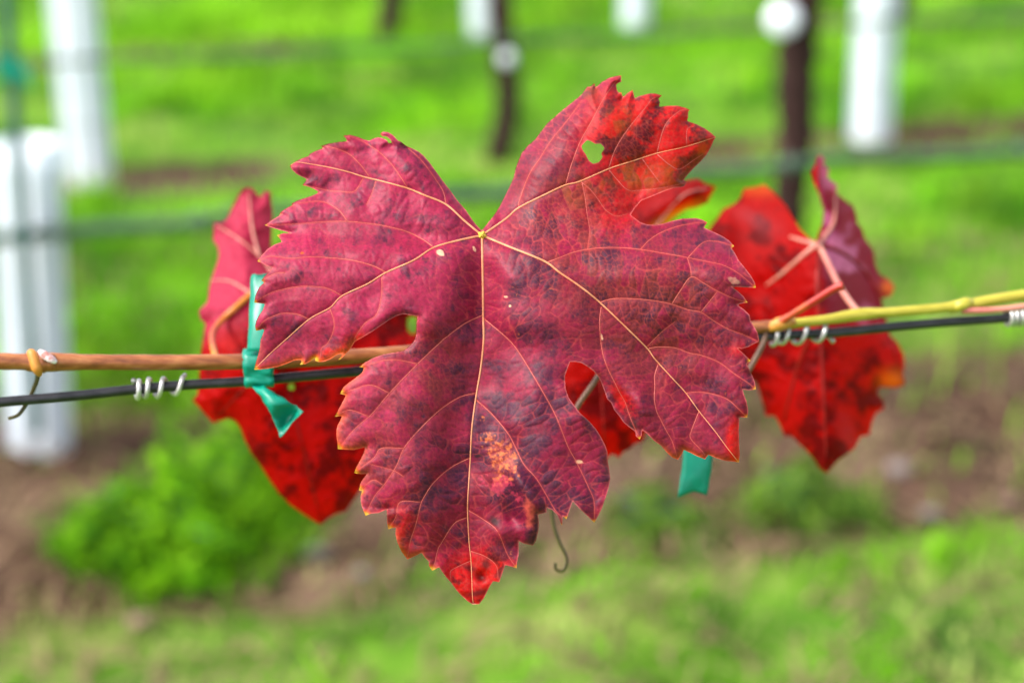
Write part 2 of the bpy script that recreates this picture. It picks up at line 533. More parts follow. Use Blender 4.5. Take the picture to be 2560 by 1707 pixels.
def build_grass():
    n = 150000
    y = 1.9 + (9.2 - 1.9) * RNG.random(n) ** 1.15
    x = (RNG.random(n) * 2 - 1) * (0.42 + y * 0.32)
    s = strip_mask(x, y)
    patch = fbm(x + 20, y + 20, 0.55, 21, 4)
    keep = RNG.random(n) < np.clip((1 - s) * (0.12 + 1.3 * sstep(0.38, 0.58, patch)) + 0.03, 0, 1)
    keep &= ~((y < 2.75) & (fbm(x + 33, y + 2, 0.20, 61, 4) > 0.56) & (RNG.random(n) < 0.85))
    x, y = x[keep], y[keep]; n = len(x)
    big = fbm(x + 9, y + 4, 0.42, 31, 4); fine = fbm(x + 3, y + 6, 0.13, 35, 3)
    h = (0.022 + 0.06 * RNG.random(n) ** 1.7) * (0.55 + 0.9 * sstep(0.3, 0.7, big)) * np.where(y < 3.2, 0.62, 1.0)
    w = 0.004 + 0.006 * RNG.random(n)
    lush = np.array([0.135, 0.37, 0.006]); deep = np.array([0.04, 0.16, 0.005]); dry = np.array([0.36, 0.37, 0.13]); yel = np.array([0.23, 0.48, 0.015])
    c = lush * (1 - sstep(0.45, 0.7, fine))[:, None] + deep * sstep(0.45, 0.7, fine)[:, None]
    c = c * (1 - sstep(0.5, 0.75, big))[:, None] + yel * sstep(0.5, 0.75, big)[:, None]
    dr = (sstep(0.44, 0.62, fbm(x + 70, y + 30, 0.22, 41, 4)) * np.where(y < 2.85, 0.7, 0.08))[:, None]
    c = c * (1 - dr) + dry * dr
    c *= ((0.6 + 0.7 * RNG.random(n)) * (0.35 + 1.3 * fbm(x + 11, y + 17, 0.17, 47, 3)))[:, None] * 1.2
    V, T, CC = blades(x, y, ground_z(x, y) - 0.004, h, w, RNG.random(n) * 6.283, 0.25 + 0.6 * RNG.random(n), c)
    # dry stems and litter lying on the soil and in the sward
    q = 5500
    ly = 1.9 + 2.6 * RNG.random(q); lx = (RNG.random(q) * 2 - 1) * (0.42 + ly * 0.32)
    lc = np.array([0.32, 0.22, 0.13]) * (0.4 + 0.9 * RNG.random(q))[:, None]
    V2, T2, C2 = blades(lx, ly, ground_z(lx, ly) + 0.004, 0.02 + 0.04 * RNG.random(q), 0.003 + 0.007 * RNG.random(q), RNG.random(q) * 6.283, 1.6 + 0.8 * RNG.random(q), lc)
    T = np.vstack([T, T2 + len(V)]); V = np.vstack([V, V2]); CC = np.vstack([CC, C2])
    o = obj('grass', V, T, M_GRASS, smooth=False, attrs={'col': CC})
    tag(o, 'bright green grass covering the alleys between vine rows', 'grass', kind='stuff')
build_grass()

def weed(px, wid, hgt, n, seed, cols, label):
    """a mound of small leaves on thin stems"""
    rg = np.random.default_rng(seed)
    g = ground_pt(*px)
    root = empty('weed_clump', g)
    a = rg.random(n) * 6.283; rr = rg.random(n) ** 0.62 * (0.65 + 0.7 * vnoise(np.cos(a) * 1.6 + 20, np.sin(a) * 1.6 + 20, 0.8, seed + 3)); zz = rg.random(n) ** 0.7
    ex = np.cos(a) * rr * wid / 2; ey = np.sin(a) * rr * wid / 2 * 0.8
    prof = (0.12 + np.clip(1 - rr, 0, 1) ** 0.8) * (0.25 + 1.3 * vnoise(ex * 10 + 40, ey * 10 + 40, 0.55, seed))
    cx, cy, cz = g[0] + ex, g[1] + ey, zz * prof * hgt + 0.008
    V, T, C = [], [], []
    for i in range(n):
        l = 0.008 + 0.016 * rg.random() ** 1.5; ww = l * (0.18 + 0.35 * rg.random())
        nv = np.array([math.cos(a[i]) * 0.5 + rg.normal() * 0.5, math.sin(a[i]) * 0.5 + rg.normal() * 0.5, 0.8]); nv /= np.linalg.norm(nv)
        t = np.cross(nv, rg.normal(size=3)); t /= np.linalg.norm(t); s = np.cross(nv, t)
        c = np.array([cx[i], cy[i], cz[i]]); k = len(V)
        V += [c - t * l, c - s * ww, c + t * l, c + s * ww, c + nv * l * 0.15]
        T += [(k, k + 1, k + 4), (k + 1, k + 2, k + 4), (k + 2, k + 3, k + 4), (k + 3, k, k + 4)]
        cc = np.array(cols[rg.integers(len(cols))]) * (0.7 + 0.6 * rg.random())
        C += [cc] * 5
    nb = n // 2
    ba = rg.random(nb) * 6.283; br = rg.random(nb) ** 0.6 * wid * 0.58 * (0.6 + 0.8 * vnoise(np.cos(ba) * 2 + 9, np.sin(ba) * 2 + 9, 0.8, seed + 8))
    bc = np.array(cols)[rg.integers(len(cols), size=nb)] * (0.5 + 0.8 * rg.random(nb))[:, None]
    bx = g[0] + np.cos(ba) * br; by = g[1] + np.sin(ba) * br * 0.85
    V2, T2, C2 = blades(bx, by, np.zeros(nb) - 0.004, hgt * (0.3 + 0.75 * rg.random(nb)) * (1.15 - br / wid), 0.004 + 0.006 * rg.random(nb), ba + rg.normal(size=nb) * 0.8, 0.3 + 0.6 * rg.random(nb), bc)
    T = np.vstack([np.array(T), T2 + len(V)]); V = np.vstack([np.array(V), V2]); C = np.vstack([np.array(C), C2])
    obj('foliage', np.array(V), np.array(T), M_GRASS, root, smooth=False, attrs={'col': np.array(C)})['kind'] = 'stuff'
    SV, SF = [], []
    for i in range(14):
        b = rg.random() * 6.283; q = rg.random() * 0.4
        e = g + np.array([math.cos(b) * q * wid, math.sin(b) * q * wid, hgt * (0.4 + 0.4 * rg.random())])
        v, f = tube_geo(catmull([g + np.array([0, 0, -0.01]), (g + e) / 2 + np.array([0, 0, 0.02]), e], 3), 0.0015, 5)
        SF += [tuple(np.array(ff) + len(SV)) for ff in f]; SV += list(v)
    st = obj('stems', np.array(SV), SF, M_STAKE, root); st['kind'] = 'stuff'
    tag(root, label, 'weed', 'weeds on the bare strip')
    return root
LUSH = [(0.16, 0.40, 0.006), (0.24, 0.50, 0.012), (0.08, 0.25, 0.006), (0.13, 0.36, 0.006), (0.03, 0.12, 0.004)]
OLIVE = [(0.10, 0.20, 0.02), (0.16, 0.28, 0.03), (0.06, 0.13, 0.015)]
weed((430, 1385), 0.31, 0.15, 1100, 5, LUSH, 'lush bright green weed mound at the edge of the brown soil')
weed((620, 1270), 0.25, 0.14, 800, 6, LUSH, 'smaller green weed clump just behind the lush weed mound')
weed((2010, 1290), 0.22, 0.08, 380, 7, OLIVE, 'low olive green weed patch on soil below the folded red leaf')
weed((1640, 1330), 0.18, 0.06, 180, 8, OLIVE, 'thin dark olive weed patch under the hanging teal tape end')

def rock(px, r, seed, mat, name, label, cat, squash=0.5):
    rg = np.random.default_rng(seed)
    g = ground_pt(*px)
    V, F = [], []
    nr, ns = 7, 12
    for i in range(nr + 1):
        th = math.pi * i / nr
        for k in range(ns):
            ph = 2 * math.pi * k / ns
            d = np.array([math.sin(th) * math.cos(ph), math.sin(th) * math.sin(ph) * 0.8, math.cos(th) * squash])
            q = 0.75 + 0.5 * vnoise(np.array([d[0] * 2 + 9.0]), np.array([d[1] * 2 + d[2] * 3 + 9.0]), 0.7, seed)[0]
            V.append(g + d * r * q + np.array([0, 0, r * squash * 0.5]))
    for i in range(nr):
        for k in range(ns):
            F.append((i * ns + k, (i + 1) * ns + k, (i + 1) * ns + (k + 1) % ns, i * ns + (k + 1) % ns))
    tag(obj(name, np.array(V), F, mat), label, cat, 'stones and clods on the ground')
rock((790, 1395), 0.024, 1, M_STONE, 'stone', 'larger pale grey stone on soil beside the lush weed mound', 'stone')
rock((350, 1560), 0.020, 2, M_CLOD, 'soil_clod', 'pinkish dry clod in the grass below the lush weed mound', 'clod')
rock((2250, 1180), 0.022, 3, M_STONE, 'stone', 'pale grey stone on soil beside the folded red leaf tip', 'stone')
rock((2520, 1262), 0.020, 4, M_CLOD, 'soil_clod', 'pink clod at the far end of the bare soil strip', 'clod')
rock((2325, 1290), 0.015, 5, M_STONE, 'stone', 'small greyish stone between the pink clod and olive weeds', 'stone')
rock((1645, 1180), 0.020, 6, M_CLOD, 'soil_clod', 'tan clod on soil beside the hanging teal tape end', 'clod')
rock((900, 1440), 0.014, 8, M_STONE, 'stone', 'small grey stone close by the larger pale stone', 'stone')

# ------------------------------------------------------------------ vine rows behind: tubes, stakes, trunks, hoses, wires
def grow_tube(base_px, height, rad, lean, label, rot=0.0, crease=0.0):
    g = ground_pt(*base_px)
    root = empty('grow_tube', g)
    V, F = [], []
    ns, nr = 40, 10
    for layer, rr in ((0, rad), (1, rad - 0.0025)):
        for i in range(nr + 1):
            f = i / nr
            z = -0.02 + f * (height + 0.02)
            cx = g[0] + lean[0] * f; cy = g[1] + lean[1] * f
            for k in range(ns):
                a = 2 * math.pi * k / ns + rot
                q = rr * (1 + 0.05 * math.cos(2 * a) + 0.03 * math.sin(3 * a + f * 2) + (0.04 if i == nr else 0) - crease * math.exp(-((((2 * math.pi * k / ns) - 4.55) / 0.28) ** 2)))
                V.append((cx + math.cos(a) * q, cy + math.sin(a) * q, z))
    L = (nr + 1) * ns
    for i in range(nr):
        for k in range(ns):
            a = i * ns + k; b = i * ns + (k + 1) % ns
            F.append((a, b, b + ns, a + ns)); F.append((L + a, L + a + ns, L + b + ns, L + b))
    for k in range(ns):
        a = nr * ns + k; b = nr * ns + (k + 1) % ns
        F.append((a, b, L + b, L + a))
    obj('tube_wall', np.array(V), F, M_TUBE, root)
    # the folded lock seam down one side
    sv, sf = [], []
    for i in range(nr + 1):
        f = i / nr; z = -0.02 + f * (height + 0.02)
        cx = g[0] + lean[0] * f; cy = g[1] + lean[1] * f
        for (ox, oy) in ((-rad * 0.9, -0.012), (-rad * 1.35, -0.016), (-rad * 1.35, -0.004), (-rad * 0.9, 0.004)):
            sv.append((cx + ox, cy + oy, z))
    for i in range(nr):
        for k in range(4):
            a = i * 4 + k; b = i * 4 + (k + 1) % 4
            sf.append((a, b, b + 4, a + 4))
    sf += [(3, 2, 1, 0), tuple(nr * 4 + k for k in range(4))]
    obj('seam_flange', np.array(sv), sf, M_TUBE, root, smooth=False)
    v, f = tube_geo(catmull([g + np.array([0.004, 0, -0.02]), g + np.array([0.006, 0.003, height * 0.5]), g + np.array([0.0, 0.0, height * 0.98])], 5), 0.008, 8)
    obj('young_vine', v, f, M_TRUNK, root)
    tag(root, label, 'grow tube', 'white grow tubes round young vines')
grow_tube((108, 1110), 0.50, 0.043, (0.012, 0.0), 'white grow tube behind the brown cane, green stake beside it', crease=0.55)
grow_tube((232, 440), 0.56, 0.047, (-0.02, 0.0), 'white grow tube in the next row behind the green stake', crease=0.25)
grow_tube((2182, 340), 0.62, 0.048, (0.0, 0.0), 'white grow tube beside the crooked trunk with large white disc')
grow_tube((1208, 105), 0.45, 0.036, (-0.008, 0.0), 'narrow white grow tube beside the thin dark trunk')
grow_tube((1592, 85), 0.45, 0.042, (0.0, 0.0), 'white grow tube in the farthest row, alone in grass', 0.7)

def stake():
    top = row_pt(4, -160, 1, 0.07); mid = row_pt(44, 380, 1, 0.07); low = row_pt(88, 1010, 1, 0.07)
    g = low.copy(); g[2] = 0
    root = empty('training_stake', g)
    tube('rod', catmull([top, mid, low, low + (low - mid) * 0.12], 6), 0.0095, M_STAKE, root, 8)
    c = row_pt(20, 165, 1, 0.08)
    ang = np.linspace(0, 2 * math.pi, 17)
    V, F = [], []
    for k, a in enumerate(ang):
        for z in (-0.016, 0.016):
            V.append(c + np.array([math.cos(a) * 0.016, math.sin(a) * 0.016, z * (1 + 0.25 * math.sin(2 * a))]))
    for k in range(16): F.append((2 * k, 2 * k + 2, 2 * k + 3, 2 * k + 1))
    n0 = len(V)
    V += [c + np.array([0.012, -0.016, 0.01]), c + np.array([0.012, -0.016, -0.012]), c + np.array([0.036, -0.02, -0.03]), c + np.array([0.034, -0.02, 0.0])]
    F.append((n0, n0 + 1, n0 + 2, n0 + 3))
    obj('tape_tie', np.array(V), F, M_RIBBON, root)
    tag(root, 'tall dark green stake with teal tape by the white grow tube', 'stake')
stake()

def trunk(row, path, rads, label, disc=None, disc_r=0.0):
    P = catmull([row_pt(x, y, row) for x, y in path], 6)
    base = P[-1].copy(); base[2] = 0
    P = np.vstack([P, base + np.array([0, 0, -0.05])])
    rr = np.interp(np.linspace(0, 1, len(P)), np.linspace(0, 1, len(rads)), rads)
    rr = rr * (1 + 0.12 * np.sin(np.arange(len(P)) * 2.3))
    root = empty('grapevine', base)
    tube('trunk', P, rr, M_TRUNK, root, 12)
    if disc:
        c = row_pt(*disc, row, 0.035)
        V, F = [], []
        axis = CAM - c; axis[2] *= 0.3; axis /= np.linalg.norm(axis)
        u = np.cross(axis, [0, 0, 1]); u /= np.linalg.norm(u); v = np.cross(u, axis)
        prof = [(0.0, 0.008), (0.6, 0.0072), (0.92, 0.005), (1.0, 0.0), (0.95, -0.004), (0.35, -0.006), (0.3, -0.035)]
        ns = 24
        for r_, z_ in prof:
            for k in range(ns):
                a = 2 * math.pi * k / ns
                V.append(c + (u * math.cos(a) + v * math.sin(a)) * disc_r * max(r_, 0.01) + axis * z_)
        for i in range(len(prof) - 1):
            for k in range(ns):
                F.append((i * ns + k, (i + 1) * ns + k, (i + 1) * ns + (k + 1) % ns, i * ns + (k + 1) % ns))
        obj('white_disc', np.array(V), F, M_WHITE, root)
    tag(root, label, 'grapevine', 'dark vine trunks in the rows behind')
trunk(1, [(2022, -90), (2000, 60), (1988, 220), (1992, 350), (1972, 500), (1962, 720), (1968, 1000)], [0.031, 0.033, 0.031, 0.029, 0.032, 0.034], 'thick crooked dark trunk carrying a large round white disc', (1958, 50), 0.029)
trunk(2, [(1246, -60), (1256, 90), (1268, 200), (1268, 290), (1246, 385)], [0.030, 0.031, 0.031, 0.034], 'thin dark trunk carrying a small round white disc', (1268, 147), 0.019)
trunk(3, [(988, -60), (978, 20), (966, 132)], [0.037, 0.036, 0.040], 'bare dark trunk standing alone in the farthest row')
trunk(3, [(2262, -40), (2262, 10), (2266, 62)], [0.02, 0.02], 'dark trunk end behind the grow tube near crooked trunk')

def hose(row, path, rad, label, toward=0.06):
    P = [row_pt(x, y, row, toward) for x, y in path]
    P = [P[0] + (P[0] - P[1]) * 8, P[0] + (P[0] - P[1]) * 3] + P + [P[-1] + (P[-1] - P[-2]) * 3, P[-1] + (P[-1] - P[-2]) * 8]
    Q = catmull(P, 8)
    Q[:, 2] += 0.004 * np.sin(np.arange(len(Q)) * 0.9)
    root = empty('drip_hose', Q[0])
    tube('hose', Q, rad, M_HOSE, root, 10)
    for k in range(6, len(Q) - 4, 7):
        d = Q[k + 1] - Q[k - 1]; d /= np.linalg.norm(d)
        tube('emitter', [Q[k] - d * 0.012, Q[k] - d * 0.006, Q[k] + d * 0.006, Q[k] + d * 0.012], [rad * 1.1, rad * 1.5, rad * 1.5, rad * 1.1], M_HOSE, root, 8)
    tag(root, label, 'hose', 'drip hoses along the vine rows')
hose(1, [(160, 585), (700, 530), (1200, 484), (1900, 415), (2560, 372)], 0.0105, 'dark green drip hose strung in front of the near white tube')
hose(2, [(300, 152), (900, 122), (1500, 92), (2100, 60), (2560, 36)], 0.0062, 'dark green drip hose strung past the thin dark trunk')

for (row, path, lab) in ((2, [(-60, 330), (1280, 262), (2620, 190)], 'thin bare wire low in the row with the thin trunk'),
                         (1, [(-60, 60), (1280, -40), (2620, -120)], 'thin bare wire high on the row of the crooked trunk')):
    if lab.startswith('thin bare wire high'):
        continue
    P = [row_pt(x, y, row, 0.03) for x, y in path]
    tag(tube('row_wire', catmull(P, 6), 0.0011, M_WIRE, None, 6), lab, 'wire')

# ------------------------------------------------------------------ the trellis wire in front with its coils
def wd(x):
    return 0.70 * (1.065 + 0.115 * x / 2560.0)
WIRE_PX = [(-90, 1013), (0, 1005), (200, 988), (330, 974), (470, 962), (610, 954), (753, 941), (890, 929), (1200, 905), (1500, 876), (1900, 842), (2090, 831), (2300, 811), (2560, 792), (2650, 786)]
WIRE_P = catmull([U(x, y, wd(x)) for x, y in WIRE_PX], 6)
WR = 0.0018
_wdir = (WIRE_P[-1] - WIRE_P[0]) / np.linalg.norm(WIRE_P[-1] - WIRE_P[0])
WIRE_P = np.vstack([[WIRE_P[0] - _wdir * s for s in (2.4, 1.2, 0.5, 0.2, 0.06)], WIRE_P, [WIRE_P[-1] + _wdir * s for s in (0.06, 0.2, 0.5, 1.2, 2.4)]])   # the wire runs on past the frame
tag(tube('trellis_wire', WIRE_P, WR, M_WIRE, None, 14), 'dark steel trellis wire the brown cane is tied to', 'wire')

def wire_at(x):
    ys = np.interp(x, [p[0] for p in WIRE_PX], [p[1] for p in WIRE_PX])
    return U(x, ys, wd(x))

def coil(stations, label, rad=0.0009, loose=0.0006, phase=0.0, tail=True):
    pts = []
    per = 14
    for i in range((len(stations) - 1) * per + 1):
        f = i / per
        x = np.interp(f, range(len(stations)), stations)
        c = wire_at(x); t = wire_at(x + 8) - c; t /= np.linalg.norm(t)
        u = UP - t * (UP @ t); u /= np.linalg.norm(u); v = np.cross(t, u)
        a = f * 2 * math.pi + phase
        rr = WR + rad + loose * (0.6 + 0.4 * math.sin(f * 3 + 1))
        pts.append(c + (u * math.cos(a) - v * math.sin(a)) * rr)
    if tail:
        pts.append(pts[-1] + (pts[-1] - pts[-2]) * 0.8)
    tag(tube('wire_coil', np.array(pts), rad, M_COIL, None, 10), label, 'wire coil', 'bare wire coils wound on the trellis wire')
coil([336, 349, 374, 410, 462], 'loosening wire coil on the trellis wire near the cane node')
coil([1930, 1950, 1988, 2040, 2082], 'bright wire coil on the trellis wire under the orange stub', phase=2.6)
coil([2516, 2527, 2540, 2555, 2575, 2600], 'tight wire coil on the trellis wire under the pink petiole', loose=0.0001)

# ------------------------------------------------------------------ the cane
CANE_PX = [(-90, 899), (0, 903), (95, 905), (200, 905), (420, 906), (640, 903), (800, 897), (960, 886), (1200, 868), (1500, 848), (1800, 828), (1935, 815)]
def cd(x): return wd(x) - 0.001
def build_cane():
    P = catmull([U(x, y, cd(x)) for x, y in CANE_PX], 8)
    root = empty('vine_cane', U(-90, 899, cd(-90)))
    X = catmull([(x, 0.0) for x, y in CANE_PX], 8)[:, 0]
    r = np.interp(X, [-90, 60, 95, 130, 200, 1000, 1900, 1935], [0.0029, 0.0029, 0.0035, 0.0034, 0.0028, 0.0027, 0.0024, 0.0023])
    r = r * (1 + 0.02 * np.sin(X * 0.11) + 0.015 * np.sin(X * 0.037 + 1))
    back = [P[0] - _wdir * s + np.array([0, 0, -0.05 * s]) for s in (0.6, 0.4, 0.2, 0.05)]
    P = np.vstack([back, P]); r = np.concatenate([[0.0040, 0.0036, 0.0032, 0.0030], r])
    tube('cane_bark', P, r, M_BARK, root, 18)
    S = [(1930, 816), (1990, 808), (2080, 797), (2150, 786), (2260, 778), (2390, 766), (2470, 752), (2560, 738), (2660, 722)]
    PS = catmull([U(x, y, cd(x) - 0.001) for x, y in S], 8)
    XS = catmull([(x, 0.0) for x, y in S], 8)[:, 0]
    rs = np.interp(XS, [1930, 2060, 2140, 2165, 2200, 2370, 2390, 2420, 2660], [0.0019, 0.0018, 0.0024, 0.0024, 0.0019, 0.0019, 0.0024, 0.0021, 0.0022])
    PS = np.vstack([PS, [PS[-1] + _wdir * s + np.array([0, 0, 0.05 * s]) for s in (0.05, 0.15, 0.3)]]); rs = np.concatenate([rs, [0.0021, 0.0018, 0.0010]])
    tube('shoot', PS, rs, M_SHOOT, root, 14)
    # left node: swollen ring, pale bud, cut face, and the dry tendril under it
    nd = cd(95)
    ring = [U(78, 882, nd - 0.0026), U(86, 900, nd - 0.0034), U(94, 925, nd - 0.0030), U(100, 938, nd - 0.0010)]
    tube('node', catmull([U(70, 890, nd), *ring], 5), np.interp(np.linspace(0, 1, 21), [0, .3, .7, 1], [0.0008, 0.0017, 0.0020, 0.0008]), M_NODE, root, 10)
    tube('node', catmull([U(66, 904, nd), U(88, 905, nd - 0.0006), U(112, 906, nd - 0.0004), U(140, 906, nd)], 5), [0.0026] + [0.0034] * 4 + [0.0037] * 6 + [0.0032] * 4 + [0.0026], M_BARK, root, 14)
    tube('bud', catmull([U(100, 880, nd - 0.001), U(113, 888, nd - 0.004), U(128, 898, nd - 0.0052), U(141, 906, nd - 0.0048)], 4), np.interp(np.linspace(0, 1, 13), [0, .35, .8, 1], [0.0010, 0.0016, 0.0013, 0.0006]), M_BUD, root, 10)
    tube('tendril', catmull([U(96, 930, nd), U(92, 952, nd + 0.001), U(78, 985, nd + 0.0035), U(60, 1018, nd + 0.003), U(44, 1038, nd), U(22, 1046, nd - 0.002)], 6), np.linspace(0.0009, 0.0006, 31), M_TENDRIL, root, 8)
    # node with the cut orange stub on the right
    n2 = cd(1935)
    tube('node', catmull([U(1916, 822, n2), U(1940, 814, n2 - 0.002), U(1962, 806, n2 - 0.002), U(1985, 806, n2)], 4), np.interp(np.linspace(0, 1, 13), [0, .4, .7, 1], [0.0014, 0.0027, 0.0026, 0.0014]), M_NODE, root, 12)
    sp = catmull([U(1940, 812, n2 - 0.002), U(1985, 784, n2 - 0.006), U(2040, 750, n2 - 0.010), U(2085, 722, n2 - 0.013), U(2108, 714, n2 - 0.014)], 5)
    tube('petiole_stub', sp, np.interp(np.linspace(0, 1, len(sp)), [0, .2, .8, 1], [0.0019, 0.0013, 0.0015, 0.0017]), M_STUB, root, 12)
    n3 = cd(2395)
    tube('node', catmull([U(2375, 776, n3), U(2395, 766, n3 - 0.002), U(2415, 758, n3 - 0.002), U(2432, 756, n3)], 4), np.interp(np.linspace(0, 1, 13), [0, .4, .7, 1], [0.0014, 0.0023, 0.0022, 0.0014]), M_SHOOT, root, 12)
    tube('petiole', catmull([U(2405, 776, n3 - 0.002), U(2460, 776, n3 - 0.003), U(2530, 770, n3 - 0.004), U(2650, 752, n3 - 0.004)], 6), 0.0012, M_PETIOLE, root, 10)
    # tendrils behind the big leaf
    k = cd(1500)
    tube('petiole_stub', catmull([U(1515, 852, k), U(1500, 930, k - 0.002), U(1443, 1017, k - 0.006), U(1400, 1110, k - 0.01)], 7), 0.0010, M_TWIG, root, 9)
    tube('tendril', catmull([U(1400, 1110, k - 0.01), U(1380, 1200, k - 0.012), U(1380, 1290, k - 0.012), U(1396, 1350, k - 0.012), U(1416, 1395, k - 0.012), U(1408, 1424, k - 0.012), U(1390, 1422, k - 0.012), U(1388, 1406, k - 0.012)], 7), np.linspace(0.0009, 0.00055, 50), M_TENDRIL, root, 9)
    k = cd(1905)
    tube('tendril', catmull([U(1915, 830, k), U(1906, 862, k - 0.001), U(1878, 914, k - 0.003), U(1840, 970, k - 0.006), U(1790, 1010, k - 0.010)], 6), 0.0011, M_TWIG, root, 9)
    tag(root, 'brown vine cane with nodes, turning into a yellow green shoot', 'vine cane')
build_cane()

# ------------------------------------------------------------------ teal tie tapes
def strip(name, rows, mat, parent, sub=4):
    """rows of 3-D points across; a sheet through them with real thickness"""
    A = np.array(rows, dtype=float)
    A = np.stack([catmull(A[:, j], sub) for j in range(A.shape[1])], 1)
    n, k, _ = A.shape
    du = np.gradient(A, axis=0); dv = np.gradient(A, axis=1)
    nn = np.cross(du, dv); nn /= np.linalg.norm(nn, axis=2)[..., None] + 1e-12
    th = 0.00012
    uu = np.arange(n)[:, None] * 0.55; vv = np.arange(k)[None, :] * 0.9
    A = A + nn * (0.00022 * np.sin(uu * 1.3 + vv) + 0.00016 * np.sin(uu * 2.9 - vv * 1.7))[..., None]
    V = np.vstack([(A + nn * th).reshape(-1, 3), (A - nn * th).reshape(-1, 3)])
    F = []
    for i in range(n - 1):
        for j in range(k - 1):
            a = i * k + j
            F.append((a, a + 1, a + 1 + k, a + k)); b = a + n * k
            F.append((b, b + k, b + k + 1, b + 1))
    def rim(L):
        for p, q in zip(L[:-1], L[1:]): F.append((p, q, q + n * k, p + n * k))
    rim([i * k for i in range(n)]); rim([i * k + k - 1 for i in range(n)][::-1])
    rim(list(range(k))[::-1]); rim([(n - 1) * k + j for j in range(k)])
    return obj(name, V, F, mat, parent)

def px_row(xl, xr, yl, yr, d, k=7, bow=0.0):
    out = []
    for j in range(k):
        f = j / (k - 1)
        out.append(U(xl + (xr - xl) * f, yl + (yr - yl) * f, d - bow * math.sin(math.pi * f)))
    return out

def tie_left():
    d = cd(650)
    root = empty('tie_tape', U(650, 930, d))
    strip('standing_end', [px_row(640, 686, 687, 687, d + 0.004, bow=0.001), px_row(627, 700, 694, 694, d + 0.004, bow=0.001), px_row(624, 700, 760, 760, d + 0.001, bow=0.002), px_row(622, 698, 830, 830, d - 0.003, bow=0.002), px_row(616, 694, 878, 878, d - 0.0045, bow=0.001)], M_RIBBON, root)
    strip('wrap', [px_row(610, 692, 872, 872, d + 0.0035), px_row(606, 690, 882, 876, d - 0.0025), px_row(606, 688, 905, 902, d - 0.0042), px_row(608, 684, 928, 926, d - 0.0035), px_row(610, 684, 944, 940, d - 0.0026), px_row(611, 686, 961, 957, d - 0.0024), px_row(616, 684, 970, 964, d + 0.001), px_row(616, 684, 930, 930, d + 0.004), px_row(610, 692, 880, 880, d + 0.0045)], M_RIBBON, root)
    strip('tail', [px_row(628, 662, 966, 962, d - 0.001), px_row(638, 664, 976, 968, d - 0.004, bow=0.001), px_row(655, 690, 998, 983, d - 0.006, bow=0.002), px_row(672, 715, 1024, 1000, d - 0.008, bow=0.0015), px_row(685, 737, 1052, 1014, d - 0.008, bow=-0.003), px_row(694, 750, 1076, 1022, d - 0.008, bow=-0.004), px_row(700, 758, 1094, 1028, d - 0.009, bow=-0.001)], M_RIBBON, root)
    # notch the tail into two points
    t = root.children[-1]
    me = t.data
    n = len(me.vertices) // 2; k = 7; rows = n // k
    for half in (0, n):
        for i in range(rows - 6, rows):
            f = (i - (rows - 7)) / 6
            for j in range(k):
                q = 1 - abs(j - 3) / 3
                me.vertices[half + i * k + j].co += Vector((-RIGHT * 0.0022 + UP * 0.0030) * q * f * f)
    tag(root, 'teal tie tape round cane and wire, tail split into points', 'tie tape', 'teal tie tapes on the trellis wire')
tie_left()

def tie_right():
    d = wd(1740) - 0.006
    root = empty('tie_tape', U(1745, 860, wd(1745)))
    rows = [px_row(1722, 1800, 835, 828, d + 0.003), px_row(1720, 1798, 900, 894, d - 0.001), px_row(1716, 1792, 1010, 1008, d), px_row(1709, 1782, 1130, 1136, d, bow=0.0012), px_row(1701, 1776, 1190, 1192, d, bow=0.0012)]
    last = [U(x, y, d) for x, y in ((1694, 1243), (1707, 1239), (1720, 1234), (1734, 1229), (1745, 1231), (1756, 1234), (1767, 1238))]
    strip('hanging_end', rows + [last], M_RIBBON, root)
    strip('wrap', [px_row(1722, 1800, 835, 828, d + 0.003), px_row(1724, 1800, 838, 830, wd(1760) - 0.004), px_row(1724, 1800, 872, 866, wd(1760) - 0.0035), px_row(1724, 1800, 880, 874, wd(1760) + 0.003), px_row(1724, 1800, 840, 834, wd(1760) + 0.004)], M_RIBBON, root)
    tag(root, 'flat teal tie tape hanging below the big leaf, notched end', 'tie tape', 'teal tie tapes on the trellis wire')
tie_right()

# ------------------------------------------------------------------ the big leaf: margin and veins measured on enlargements of the photograph
def view(ox, oy):
    return lambda *p: [(ox + p[i] / 3.92, oy + p[i + 1] / 3.92) for i in range(0, len(p), 2)]
vA, vB, vC, vD = view(600, 300), view(1200, 150), view(1400, 500), view(1400, 800)
vE, vF, vG, vH = view(600, 600), view(800, 850), view(850, 1150), view(1100, 950)

